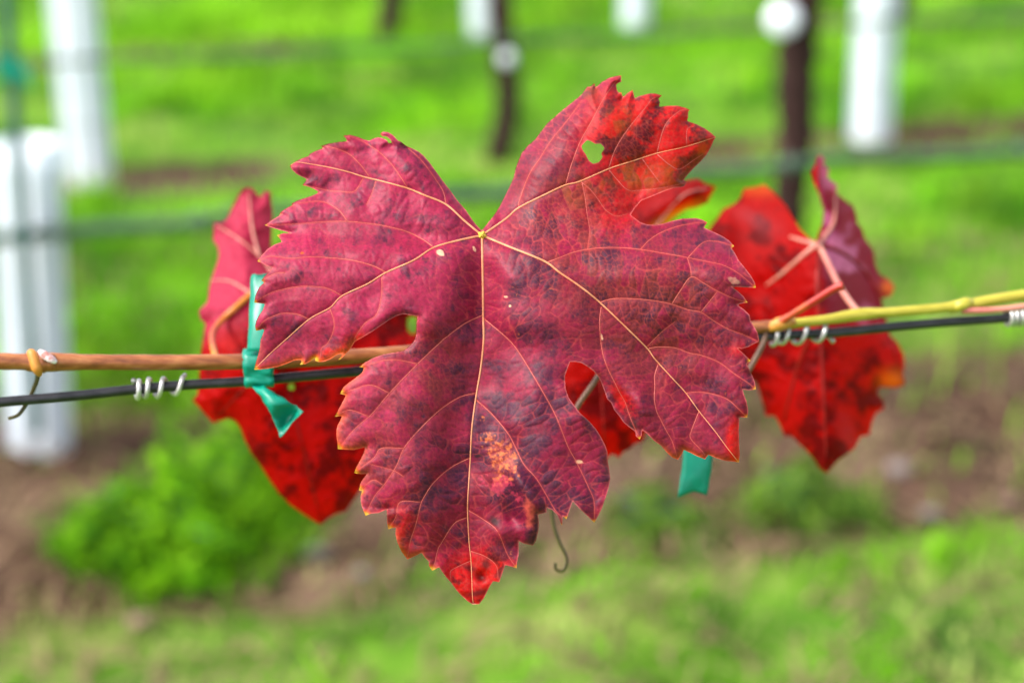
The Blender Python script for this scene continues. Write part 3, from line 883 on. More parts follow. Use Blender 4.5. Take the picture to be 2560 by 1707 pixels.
MARGIN = (
    [(1204, 577)]
    + vA(2300, 1010, 2275, 975, 2210, 880, 2130, 790, 2060, 690, 1990, 600, 1925, 510, 1860, 420, 1800, 350, 1750, 310, 1690, 280, 1620, 250, 1580, 215, 1550, 205,
         1500, 150, 1450, 120, 1400, 116, 1374, 135, 1395, 162, 1435, 162, 1475, 195, 1490, 228, 1455, 226, 1440, 200, 1400, 178, 1350, 170, 1300, 185, 1265, 205, 1210, 190, 1150, 165, 1080, 146, 1010, 155,
         1035, 178, 1050, 210, 960, 218, 860, 235, 790, 258, 820, 275, 740, 305, 680, 335, 676, 352, 600, 380, 540, 410, 488, 448, 510, 490, 560, 535, 610, 560, 655, 580, 640, 605, 610, 640, 660, 652, 720, 675, 780, 710,
         700, 745, 620, 770, 560, 790, 496, 825, 530, 828, 470, 855, 420, 885, 384, 918, 410, 918, 370, 945, 310, 985, 240, 1032, 270, 1042, 330, 1062, 410, 1085, 500, 1108, 420, 1110, 360, 1132, 390, 1160, 410, 1195,
         340, 1220, 270, 1265, 210, 1330, 168, 1386, 210, 1400, 260, 1430, 320, 1445, 280, 1490, 240, 1530)
    + vE(208, 398, 240, 415, 190, 460, 160, 520, 147, 560, 140, 614, 190, 620, 245, 625, 220, 690, 185, 740, 160, 790, 148, 840, 155, 890, 200, 882, 240, 868, 225, 920, 200, 980, 195, 1050, 175, 1130, 155, 1200, 138, 1270,
         200, 1268, 280, 1258, 380, 1240, 460, 1210, 530, 1180, 598, 1170, 605, 1190, 584, 1222, 640, 1215, 700, 1180, 745, 1150, 735, 1180, 770, 1195, 830, 1190, 890, 1165, 950, 1125, 1005, 1105, 995, 1135, 962, 1176, 990, 1165,
         1030, 1120, 1080, 1070, 1110, 1020, 1125, 995, 1200, 955, 1290, 900, 1380, 840, 1460, 785, 1530, 745, 1600, 725, 1670, 735, 1740, 745, 1728, 830, 1727, 920, 1710, 980, 1670, 1030, 1600, 1085, 1520, 1100, 1400, 1120,
         1300, 1155, 1220, 1200, 1166, 1243, 1218, 1250, 1195, 1300, 1140, 1345, 1060, 1400, 1010, 1445, 980, 1505)
    + vF(255, 540, 225, 600, 185, 670, 144, 750, 185, 745, 220, 745, 195, 790, 170, 840, 162, 880, 162, 950, 172, 1010, 174, 1066, 250, 1072, 330, 1075, 400, 1060, 445, 1045, 425, 1110, 390, 1180, 350, 1250, 334, 1302, 400, 1312,
         465, 1308, 430, 1345, 395, 1400, 381, 1474)
    + vG(220, 290, 203, 350, 203, 400, 215, 460, 250, 545, 300, 522, 380, 515, 460, 480, 458, 530, 460, 600, 473, 675, 510, 662, 548, 660, 543, 720, 560, 800, 600, 890, 660, 970, 730, 940, 800, 905, 830, 950, 870, 990, 870, 1030,
         903, 1082, 970, 1045, 1000, 1090, 1040, 1145, 1090, 1200, 1140, 1270, 1190, 1325, 1250, 1380, 1300, 1412, 1365, 1408, 1410, 1350, 1440, 1290, 1470, 1230, 1500, 1185, 1560, 1192, 1590, 1110, 1618, 1025, 1670, 1038,
         1730, 1056, 1735, 1000, 1750, 920, 1750, 790, 1800, 815, 1890, 835, 1920, 790, 1945, 690, 1950, 610, 1940, 530, 1980, 522)
    + vH(1042, 1295, 1045, 1245, 1100, 1270, 1150, 1320, 1185, 1400, 1195, 1430, 1204, 1330, 1240, 1362, 1270, 1270, 1300, 1185, 1380, 1270, 1460, 1345, 1512, 1394, 1550, 1330, 1590, 1250, 1640, 1100, 1660, 1020, 1670, 960, 1660, 880,
         1645, 800, 1640, 700, 1620, 640, 1580, 560, 1530, 480, 1460, 400, 1370, 320, 1310, 240, 1260, 170, 1230, 80, 1225, 0)
    + vD(50, 540, 75, 470, 98, 410, 150, 408, 210, 420, 270, 455, 330, 500, 380, 560, 410, 630, 440, 710, 460, 770, 500, 810, 530, 880, 580, 940, 620, 1000, 680, 1050, 735, 1090, 745, 1140, 782, 1168, 800, 1130, 805, 1075, 850, 1110,
         920, 1180, 990, 1230, 1050, 1300, 1100, 1345, 1157, 1366, 1195, 1310, 1212, 1270, 1280, 1300, 1350, 1335, 1422, 1362, 1455, 1318, 1530, 1350, 1620, 1378, 1700, 1385, 1752, 1394, 1762, 1320, 1755, 1200, 1752, 1080, 1758, 950,
         1834, 955, 1845, 890, 1830, 800, 1800, 720, 1790, 680, 1850, 688, 1919, 677, 1910, 610, 1880, 530, 1830, 430, 1868, 396, 1800, 330, 1740, 275, 1780, 282, 1850, 262, 1900, 235, 1954, 208, 1935, 120, 1900, 60, 1870, 15)
    + vC(1856, 1124, 1800, 1070, 1735, 1025, 1780, 1015, 1837, 1003, 1800, 945, 1740, 890, 1680, 848, 1780, 855, 1919, 860, 1910, 810, 1870, 740, 1800, 650, 1750, 590, 1720, 530, 1680, 470, 1707, 452, 1660, 400, 1600, 360, 1520, 320,
         1410, 270, 1444, 220, 1390, 190, 1330, 178, 1200, 182, 1100, 205, 1000, 235, 930, 245, 850, 240, 790, 220, 730, 175, 690, 145)
    + vB(1520, 1450, 1580, 1380, 1680, 1340, 1800, 1290, 1900, 1255, 1960, 1250, 2000, 1240, 2039, 1190, 1990, 1185, 2040, 1120, 2090, 1065, 2160, 1000, 2220, 930, 2260, 860, 2290, 790, 2309, 758, 2270, 720, 2200, 670, 2120, 630,
         2030, 600, 2040, 560, 2040, 510, 2056, 490, 2010, 470, 1940, 450, 1860, 450, 1750, 460, 1765, 420, 1750, 380, 1784, 350, 1720, 330, 1670, 328, 1620, 340, 1560, 355, 1515, 380, 1508, 340, 1497, 294, 1440, 330, 1385, 385,
         1395, 350, 1385, 318, 1360, 325, 1340, 290, 1335, 240, 1385, 215, 1384, 152, 1330, 160, 1260, 180, 1190, 220, 1130, 275, 1124, 226, 1080, 265, 1048, 265, 1010, 320, 990, 345, 900, 420, 800, 500, 720, 570, 660, 620,
         600, 700, 540, 780, 470, 840, 410, 910, 380, 980, 350, 1060, 330, 1150, 290, 1240, 240, 1340, 190, 1440, 130, 1530))
HOLE = vB(1050, 785, 1090, 800, 1130, 825, 1180, 822, 1205, 845, 1220, 870, 1195, 905, 1188, 925, 1200, 950, 1180, 985, 1160, 1005, 1110, 1018, 1070, 990, 1050, 955, 1040, 930, 1010, 890, 995, 850, 1002, 835, 1015, 820, 1035, 800)

J = (1205, 589)
# each main vein: its line, then its side veins (each: line, [fine branches])
MAIN = [
    [[J, (1207, 697), (1208, 792), (1209, 850), (1202, 920), (1191.6, 982), (1180, 1067), (1176, 1143), (1172, 1207), (1169, 1272), (1172.7, 1354), (1177.8, 1405), (1181, 1487), (1183, 1506)],
     [(1207, 788)] + vE(2200, 820, 2000, 970) + vF(1205, 0, 950, 240, 680, 520, 510, 720, 340, 870, 190, 1050),
     [(1209, 796), (1262, 840)] + vF(1910, 65, 2010, 215, 2150, 450) + vH(1130, 340, 1250, 640, 1330, 790, 1400, 930, 1470, 1080, 1510, 1190, 1514, 1370),
     vF(1525, 520, 1370, 560, 1180, 680, 980, 870, 825, 1055, 750, 1230, 640, 1400) + vG(340, 350, 260, 510),
     vF(1535, 590, 1680, 720, 1840, 910, 1920, 1060, 2000, 1220, 2130, 1370) + vH(1120, 1260, 1180, 1330, 1192, 1400),
     vF(1465, 1155, 1280, 1250, 1110, 1400) + vG(820, 370, 790, 440, 740, 640, 690, 790, 660, 955),
     vG(1245, 560, 1120, 620, 1000, 800, 960, 870, 930, 1000, 905, 1070),
     vG(1255, 490, 1390, 570, 1540, 690, 1640, 920, 1722, 1045),
     vG(1280, 985, 1110, 1065, 1080, 1110, 1090, 1190),
     vG(1280, 890, 1420, 940, 1530, 1030, 1553, 1180),
     vF(960, 235, 760, 195, 620, 200, 540, 225, 400, 255), vF(680, 520, 500, 440, 340, 480, 215, 522), vF(470, 745, 290, 685, 160, 740),
     vF(830, 1060, 600, 1060, 530, 1150, 350, 1290), vF(620, 1420, 520, 1370, 395, 1465), vG(790, 410, 590, 410, 545, 560, 475, 665), vG(620, 160, 520, 100, 300, 40)],
    [[J, (1148, 601), (1085, 619), (1034, 651), (965, 681.6), (919, 709.7), (855, 740), (824.5, 769.6), (773.5, 797.7), (714.8, 848.7), (676.5, 883), (639, 920)],
     vE(1430, 320, 1330, 265, 1210, 225, 1050, 192, 720, 165, 500, 180, 300, 160, 190, 198),
     vA(1895, 1245, 1780, 1165, 1620, 1090, 1420, 1040, 1300, 1020, 1050, 995, 800, 1000, 550, 1020, 270, 1030),
     vE(1005, 550, 870, 480, 760, 460, 600, 455, 440, 480, 300, 520, 160, 600),
     vE(670, 775, 570, 730, 430, 718, 330, 745, 240, 790, 165, 875),
     vE(1390, 365, 1390, 500, 1370, 640, 1330, 740, 1230, 810, 1160, 900, 1120, 970),
     vE(880, 670, 920, 790, 915, 890, 860, 1010, 800, 1060, 790, 1150),
     vA(1050, 990, 960, 880, 800, 800, 560, 815), vE(440, 320, 340, 330, 225, 395)],
    [[J, (1161, 552.6), (1115, 511.7), (1059, 487.5), (1018, 470.9), (957, 454), (911, 442.9), (870, 430), (822, 418.6), (778.6, 411), (742.9, 405.9), (727, 413)],
     vA(1645, 670, 1560, 540, 1480, 430, 1380, 330, 1300, 270, 1160, 190, 1030, 155),
     vA(1270, 560, 1180, 440, 1060, 330, 900, 270, 800, 255),
     vA(2020, 830, 1990, 700, 1900, 560, 1780, 400, 1640, 270),
     vA(1330, 600, 1300, 700, 1240, 830), vA(1210, 570, 1120, 700, 980, 700, 860, 690, 640, 640)],
    [[J, (1263.8, 548), (1297, 520), (1358, 489), (1411.7, 463.8), (1450, 453.6), (1524, 421.7), (1582.7, 402.6), (1642.6, 383.4), (1715, 366.8), (1786, 344)],
     vB(380, 1450, 390, 1370, 480, 1130, 590, 960, 690, 800, 850, 600, 1000, 400),
     vB(840, 1225, 900, 1020, 980, 810, 1090, 610, 1200, 400, 1280, 280, 1370, 165),
     vB(1262, 1060, 1330, 870, 1450, 680, 1620, 470, 1680, 390, 1770, 350),
     vB(1735, 910, 1790, 700, 1850, 590, 1960, 500, 2040, 490),
     vB(2025, 840, 2030, 680, 2100, 650),
     vB(990, 1195, 1080, 1270, 1160, 1370, 1230, 1470, 1330, 1530, 1440, 1510),
     vB(1265, 1080, 1340, 1170, 1450, 1275, 1600, 1275, 1800, 1250, 2030, 1200),
     vB(1590, 970, 1700, 1120, 1760, 1200), vB(1740, 930, 1860, 1030, 1960, 1070, 2110, 970, 2230, 900),
     vB(1000, 1200, 1030, 1350, 1050, 1510) + vC(290, 300, 270, 480)],
    [[J, (1270, 616), (1360.5, 653), (1400, 682), (1451, 716.8), (1499.5, 756), (1573.5, 826.5), (1619.4, 872.4), (1637, 897), (1680.6, 945), (1716, 983.7), (1747, 1027), (1787.8, 1078), (1818, 1119), (1844, 1152)],
     [(1366, 657)] + vC(0, 565, 130, 515, 270, 485, 430, 468, 620, 470, 780, 485, 1000, 520, 1250, 565, 1420, 600, 1600, 640, 1750, 720, 1900, 845),
     vC(400, 1000, 520, 970, 700, 968, 900, 985, 1090, 1020, 1250, 1075, 1380, 1100, 1500, 1180, 1650, 1265, 1800, 1320, 1940, 1385),
     vC(790, 485, 880, 390, 1000, 315, 1150, 260, 1330, 225, 1430, 222), vC(1260, 560, 1400, 420, 1530, 405, 1690, 447),
     vC(1100, 1015, 1180, 890, 1285, 755, 1400, 810, 1520, 880, 1690, 960, 1828, 1000),
     vC(870, 1455, 970, 1440, 1130, 1450, 1270, 1500, 1380, 1520) + vD(1560, 415, 1700, 520, 1850, 620, 1910, 673),
     vD(1240, 715, 1350, 705, 1500, 725, 1640, 775, 1740, 860, 1828, 948),
     vC(405, 1050, 390, 1180, 395, 1330, 410, 1450) + vD(430, 370, 480, 500, 540, 620, 590, 720, 640, 810, 690, 960, 775, 1150),
     vD(965, 430, 930, 540, 930, 660, 925, 780, 950, 900, 990, 980, 1040, 1080, 1100, 1190, 1150, 1350),
     vD(1360, 900, 1320, 1000, 1290, 1080, 1280, 1160, 1400, 1290, 1425, 1350),
     vC(1380, 1100, 1500, 950, 1540, 900), vC(1250, 570, 1280, 680, 1285, 755), vC(850, 1440, 1000, 1290, 1130, 1190)],
]
MAIN = [[catmull(l, 6) for l in grp] for grp in MAIN]

def smooth2(A, n):
    for _ in range(n):
        A = (A + np.roll(A, 1, 0) + np.roll(A, -1, 0) + np.roll(A, 1, 1) + np.roll(A, -1, 1)) / 5
    return A

def tips_of(outline, ang_max=100, arm=9.0):
    P = np.asarray(outline); n = len(P)
    area = 0.5 * np.sum(P[:, 0] * np.roll(P[:, 1], -1) - np.roll(P[:, 0], -1) * P[:, 1])
    out = []
    for i in range(n):
        a = P[i] - P[i - 1]; b = P[(i + 1) % n] - P[i]
        cr = a[0] * b[1] - a[1] * b[0]
        ang = math.degrees(math.acos(np.clip(-(a @ b) / (np.linalg.norm(a) * np.linalg.norm(b) + 1e-9), -1, 1)))
        if ang < ang_max and cr * area > 0 and min(np.linalg.norm(a), np.linalg.norm(b)) > 4:
            out.append(P[i])
    return out

def big_leaf():
    G = LeafGrid(MARGIN, [HOLE], 2.0)
    X, Y = G.X, G.Y
    sd = G.sd
    mains = [g[0] for g in MAIN]; sides = [l for g in MAIN for l in g[1:]]
    dm, mx_, my_ = G.vein_field(mains, 170)
    ds, sx_, sy_ = G.vein_field(sides, 110)
    use = dm < ds
    DX = np.where(use, mx_, sx_); DY = np.where(use, my_, sy_)
    e3, v3 = G.cells(33, 3, 1.75, 0.68, DX, DY, warp=11)
    e4, v4 = G.cells(13, 8, 1.0, 1.0, warp=5)
    dmid, _, _ = G.vein_field([mains[0]], 260)
    junction = np.hypot(X - J[0], Y - J[1])

    # --- form, in millimetres towards the viewer
    low = sstep(560, 700, Y) * (1 - 0.6 * sstep(1150, 1450, Y))
    f = 6.5 * (1 - np.exp(-(dmid / 110) ** 2)) * low + 3.2 * (1 - np.exp(-(dmid / 38) ** 2)) * sstep(585, 640, Y) * sstep(900, 780, Y)
    f += -5.0 * sstep(180, 520, np.hypot((X - 1220) * 0.95, (Y - 800) * 0.8))          # lobes droop back towards their tips
    f += 2.3 * (1 - np.exp(-(dm / 75) ** 2))                                              # blade rises between the main veins
    f += 0.7 * (1 - np.exp(-(ds / 30) ** 2))
    f += (fbm(X, Y, 210, 50, 3) - 0.5) * 7.0 + (fbm(X, Y, 75, 53, 2) - 0.5) * 1.0
    sdo = G.sd_out
    roll = np.exp(-sdo / 34) * (sstep(640, 520, Y))                                        # margins round the petiole notch and top roll back
    f -= 4.5 * roll
    f -= 8.0 * np.exp(-sdo / 46) * blob(X, Y, 1350, 360, 120, 190, 0.55)                  # rolled edge of the upper right lobe
    f -= 2.6 * np.exp(-sdo / 13) * (0.2 + 1.2 * vnoise(X, Y, 70, 60))                      # margin turns down unevenly
    f += 3.0 * np.exp(-sdo / 20) * sstep(0.6, 0.8, vnoise(X, Y, 110, 66))                  # and up in places
    f += 3.5 * blob(X, Y, 1800, 690, 70, 50)                                              # lifted tooth on the right
    ridge = np.abs((X - 1279) * 0.76 - (Y - 1180) * 0.65)                                  # the crease in the middle lobe
    ext = sstep(1120, 1200, Y) * sstep(1250, 1300, X + 0.2 * (Y - 1200)) * sstep(1330, 1290, Y)
    f += ext * (4.0 * np.exp(-(ridge / 26) ** 2) - 3.0 * np.exp(-(((X - 1300) * 0.76 - (Y - 1245) * 0.65 + 45) / 22) ** 2))
    f += 3.0 * blob(X, Y, 1322, 1290, 24, 50, -0.2) - 2.5 * blob(X, Y, 1204, 1440, 16, 14) + 2.0 * blob(X, Y, 1250, 1330, 30, 24, 0.6)
    f += -2.4 * blob(X, Y, 1560, 1010, 26, 60, -0.6) + 2.0 * blob(X, Y, 1600, 1010, 30, 46, -0.6)
    puff = sstep(0.0, 11.0, e3) * sstep(0, 14, np.minimum(dm * 0.8, ds * 1.1))
    pvar = 0.45 + 0.9 * fbm(X, Y, 150, 71, 2)
    f += 0.17 * puff * pvar * (0.4 + v3)
    f += 0.035 * sstep(0, 4, e4)
    f -= 0.16 * np.exp(-(ds / 4.0) ** 2) + 0.35 * np.exp(-(dm / 6.0) ** 2)
    f = smooth2(f, 1)
    tilt = (853 - Y) * 0.13 * math.tan(R(6))
    depth = 0.703 - (f - tilt) / 1000.0

    # --- pigment
    n1 = fbm(X, Y, 120, 80, 5); n2 = fbm(X, Y, 46, 86, 5, 0.65); n3 = fbm(X, Y, 18, 92, 4, 0.7)
    left = sstep(1250, 950, X + 0.25 * (Y - 700))
    rose = lin(118, 8, 46); pink = lin(146, 24, 64); olive = lin(98, 34, 32); plum = lin(40, 8, 38); red = lin(186, 4, 3); orange = lin(190, 76, 16)
    yellow = lin(186, 158, 34); tan = lin(204, 156, 124); black = lin(24, 5, 8); crimson = lin(98, 2, 26)
    c = np.zeros(X.shape + (3,)) + rose
    c = mix(c, pink, left * 0.7)
    c = mix(c, crimson, sstep(0.42, 0.68, n1) * (0.65 - 0.3 * left))
    ov = blob(X, Y, 1470, 640, 150, 130) + blob(X, Y, 1700, 700, 90, 70) + 0.8 * blob(X, Y, 1050, 940, 110, 110, 0.7) + 0.8 * blob(X, Y, 1640, 860, 160, 130) + 0.7 * blob(X, Y, 950, 1150, 90, 120) + 0.7 * blob(X, Y, 1440, 500, 130, 50, -0.4)
    c = mix(c, olive, np.clip(ov, 0, 1) * sstep(0.30, 0.62, v3 * 0.65 + n2 * 0.5) * 0.85)
    # saturated red, thin parts
    rz = 1.3 * blob(X, Y, 1630, 345, 165, 130) + 0.4 * blob(X, Y, 1540, 520, 80, 60) + 0.6 * blob(X, Y, 1350, 530, 60, 36) + 1.1 * blob(X, Y, 1185, 1450, 85, 75) + blob(X, Y, 870, 872, 60, 24, -0.7) + 0.8 * blob(X, Y, 820, 890, 26, 20) \
        + 0.45 * blob(X, Y, 1556, 1000, 26, 60, -0.5) + 0.3 * blob(X, Y, 1845, 875, 30, 20) + 0.8 * blob(X, Y, 1840, 1110, 24, 60) + 0.5 * blob(X, Y, 990, 1320, 60, 70)
    rz = np.clip(rz, 0, 1)
    rzn = np.clip(rz * 1.25, 0, 1) * sstep(0.02, 0.36, rz * 0.6 + n2 * 0.75 - 0.25)
    rzn = rzn * sstep(1395, 1460, X + 0.2 * (Y - 400)) + rzn * sstep(520, 600, Y)
    rzn = np.clip(rzn, 0, 1)
    c = mix(c, mix(np.zeros_like(c) + red, lin(92, 2, 10), sstep(0.46, 0.60, n2 * 0.7 + n3 * 0.3)), rzn * 0.95)
    goldz = (blob(X, Y, 1560, 440, 90, 30, -0.25) + blob(X, Y, 1650, 440, 70, 40) + blob(X, Y, 1545, 300, 30, 34) + 0.7 * blob(X, Y, 1475, 215, 34, 40) + 0.8 * blob(X, Y, 1760, 385, 30, 40) + 0.6 * blob(X, Y, 1420, 480, 40, 40))
    c = mix(c, lin(130, 66, 10), np.clip(goldz, 0, 1) * sstep(0.35, 0.6, v3 * 0.5 + n2 * 0.5) * 0.8)
    # plum blotches
    pw = 0.26 + 0.85 * blob(X, Y, 1290, 1090, 150, 170) + 0.6 * blob(X, Y, 1330, 1250, 110, 120) + 0.55 * blob(X, Y, 1290, 680, 60, 110) + 0.5 * blob(X, Y, 1600, 640, 100, 60) + 0.4 * blob(X, Y, 1560, 980, 60, 80) \
        + 0.45 * blob(X, Y, 1640, 790, 80, 50) + 0.5 * blob(X, Y, 1110, 1220, 40, 50) + 0.35 * blob(X, Y, 1700, 1060, 120, 90) + 0.35 * blob(X, Y, 1080, 1270, 90, 90) + 0.25 * blob(X, Y, 940, 920, 60, 40) + 0.2 * blob(X, Y, 1660, 330, 130, 120)
    pl = sstep(0.44, 0.80, n2 * 0.85 + np.clip(pw, 0, 1) * 0.30 - 0.03 + (v3 - 0.5) * 0.12)
    pl = pl * (1 - 0.8 * rzn)
    c = mix(c, plum, pl * 0.85)
    sp = sstep(0.58, 0.74, n3) * sstep(0.40, 0.58, n2)
    c = mix(c, lin(48, 12, 40), sp * 0.65 * (1 - 0.6 * rzn))
    c = c * (0.72 + 0.56 * fbm(X, Y, 11, 98, 3, 0.8))[..., None]
    for (x, y, r) in ((1655, 1016, 6), (1790, 575, 8), (1738, 1015, 7), (905, 1061, 7), (1058, 1040, 6), (1043, 897, 7), (1590, 617, 8), (1420, 925, 7), (1000, 620, 6), (1010, 860, 7), (730, 640, 4), (1660, 1070, 7), (1425, 1188, 7)):
        c = mix(c, lin(46, 18, 46), blob(X, Y, x, y, r) * sstep(0.3, 0.6, n3) * 0.9)
    # fine yellowish network where the blade is thin, pink elsewhere
    t3 = np.exp(-(e3 / 1.15) ** 2) * sstep(2, 8, np.minimum(ds, dm)) * (0.25 + 0.95 * sstep(0.35, 0.65, vnoise(X, Y, 85, 101)))
    t4 = np.exp(-(e4 / 0.8) ** 2)
    c = mix(c, lin(180, 66, 62), t3 * (0.32 - 0.16 * left))
    c = mix(c, lin(170, 62, 44), t4 * (0.10 + 0.34 * np.clip(ov * 0.7 + rz, 0, 1)))
    # the brown orange lesion beside the midrib and other scars
    les = blob(X, Y, 1246, 1120, 44, 30, 0.3) + blob(X, Y, 1262, 1160, 44, 34, 0.5) + 0.75 * blob(X, Y, 1240, 1195, 22, 36, -0.3) + 0.5 * blob(X, Y, 1225, 1070, 24, 26) + 0.45 * blob(X, Y, 1208, 1040, 8, 24)
    n5 = fbm(X, Y, 9, 97, 3, 0.75)
    lm = sstep(0.44, 0.92, les * 0.72 + (n3 - 0.5) * 1.0 + (n2 - 0.5) * 0.7 + (n5 - 0.5) * 0.9) * sstep(4, 14, X - np.interp(Y, mains[0][:, 1], mains[0][:, 0]))
    c = mix(c, lin(140, 48, 34), lm * 0.85)
    c = mix(c, lin(184, 98, 50), lm * sstep(0.46, 0.66, n5) * 0.8)
    pinkz = sstep(0.45, 1.0, blob(X, Y, 1324, 1285, 20, 52, -0.12) * 0.9 + (n3 - 0.4) * 0.8)
    c = mix(c, lin(170, 66, 56), pinkz * 0.85)
    pk = sstep(0.60, 0.72, n3 * 0.7 + 0.4 * blob(X, Y, 1250, 1225, 70, 36, 0.4))
    c = mix(c, lin(170, 44, 70), pk * 0.6)
    for (x, y, rx, ry, rot) in ((1100, 632, 13, 8, 0.5), (1185, 621, 4, 9, -0.4), (1449, 1154, 11, 6, 0.2), (1504, 843, 5, 9, -0.3), (894, 868, 10, 8, -0.7), (1160, 1497, 9, 5, 0.6), (1184, 1510, 8, 3, 0), (1832, 700, 22, 9, 0.4), (1275, 765, 4, 3, 0), (1265, 742, 6, 3, 0), (755, 632, 7, 5, 0)):
        k = sstep(0.42, 0.6, blob(X, Y, x, y, rx, ry, rot) * 0.9 + (n3 - 0.5) * 0.8)
        c = mix(c, tan if x not in (755, 894) else orange, k * (0.9 if x != 1832 else 0.35))
    for (x, y, rx, ry, rot) in ((1197, 1139, 10, 4, -0.1), (1202, 1443, 13, 10, 0.3), (1195, 1482, 34, 8, -0.2), (1175, 1420, 16, 9, 0.4), (1215, 1410, 12, 14, 0.2), (1072, 1405, 5, 5, 0), (1582, 1062, 12, 20, -0.6), (1870, 902, 7, 5, 0.3), (1402, 1305, 5, 9, 0), (1490, 1302, 6, 5, 0), (1236, 1303, 16, 12, 0.7)):
        c = mix(c, black, np.clip(blob(X, Y, x, y, rx, ry, rot) * 1.2, 0, 1) * 0.85)
    # margin: pale hairline, tooth tips yellow
    c = mix(c, lin(200, 104, 96), np.exp(-(sd / 2.2) ** 2) * 0.5)
    tip = np.zeros(X.shape)
    for t in tips_of(MARGIN):
        lowt = 0.55 if t[1] < 560 else 1.0
        r = 15.0 if (t[1] > 850 and t[0] < 1150) else 9.5
        s = G._win(t, t, 50)
        tip[s] = np.maximum(tip[s], np.exp(-((np.hypot(X[s] - t[0], Y[s] - t[1])) / r) ** 2) * lowt)
    rim_o = np.exp(-sd / 9) * np.clip(blob(X, Y, 720, 910, 90, 40) + blob(X, Y, 860, 900, 50, 60) + blob(X, Y, 1700, 1150, 140, 40) + blob(X, Y, 870, 1100, 50, 130) + blob(X, Y, 1000, 1390, 60, 60), 0, 1)
    c = mix(c, orange, np.clip(rim_o * 1.1 + sstep(0.15, 0.6, tip) * 0.65, 0, 1) * 0.85)
    c = mix(c, yellow, sstep(0.45, 0.9, tip) * 0.9)
    # main-vein borders are a little paler
    c = mix(c, lin(176, 60, 52), np.exp(-(ds / 2.6) ** 2) * 0.4)
    thin = np.clip(0.03 + 0.30 * rzn + 0.1 * np.clip(goldz, 0, 1) + 0.2 * sstep(0.2, 0.7, tip) - 0.22 * pl, 0.015, 0.6)
    tc = mix(mix(np.zeros_like(c) + lin(205, 6, 4), lin(80, 2, 4), sstep(0.48, 0.62, n2)), lin(206, 96, 8), np.clip(np.clip(goldz, 0, 1) * 0.5 + rim_o + tip, 0, 1))
    V, T, A = G.mesh(depth, {'col': c, 'tcol': tc, 'thin': thin})
    base = U(J[0], J[1], 0.70)
    root = empty('vine_leaf', base)
    obj('blade', V, T, M_LEAF, root, attrs=A)

    def vein(name, line, r0, r1, mat, parent, lift):
        x, y = line[:, 0], line[:, 1]
        d = G.sample(depth, x, y)
        kk = np.linspace(0, 1, len(x))
        rr = (r0 + (r1 - r0) * kk ** 0.8)
        P = np.array([U(a, b, q) for a, b, q in zip(x, y, d - lift * rr)])
        Vv, Fv = tube_geo(P, rr, 7, True, (FWD, 0.6))
        return obj(name, Vv, Fv, mat, parent)
    px = 0.703 / FPX
    for gi, grp in enumerate(MAIN):
        mv = vein('main_vein', grp[0], 3.3 * px, 0.8 * px, M_VEIN, root, 0.3)
        for l in grp[1:]:
            L = np.sum(np.linalg.norm(np.diff(l, axis=0), axis=1))
            r0 = (1.5 if L > 230 else 1.05 if L > 120 else 0.8)
            vein('side_vein', l, r0 * px, 0.3 * px, M_VEIN_PINK, mv, 0.0)
    # the star where the veins meet, and the stalk behind
    dj = G.sample(depth, J[0], J[1])
    V, F = [], []
    c0 = U(J[0], J[1], dj - 0.0007)
    angs = np.linspace(0, 2 * math.pi, 24, endpoint=False)
    for ringi, (rr, z) in enumerate(((0.2, 0.0007), (0.75, 0.0004), (1.15, -0.0006))):
        for k, a in enumerate(angs):
            q = rr * 9.5 * px * (1 + 0.18 * math.cos(5 * a + 0.6))
            V.append(c0 + RIGHT * math.cos(a) * q + UP * math.sin(a) * q - FWD * z)
    for i in range(2):
        for k in range(24):
            F.append((i * 24 + k, (i + 1) * 24 + k, (i + 1) * 24 + (k + 1) % 24, i * 24 + (k + 1) % 24))
    F.append(tuple(range(23, -1, -1)))
    obj('vein_junction', np.array(V), F, M_KNOT, root)
    tube('petiole', catmull([U(J[0], J[1], dj + 0.0006), U(1212, 628, dj + 0.010), U(1250, 720, dj + 0.030), U(1330, 800, 0.752), U(1400, 852, cd(1400) - 0.003)], 6), 0.0011, M_PETIOLE, root, 9)
    tag(root, 'large purplish red grape leaf with pale veins, hole in one lobe', 'leaf', 'autumn grape leaves on the cane')
big_leaf()

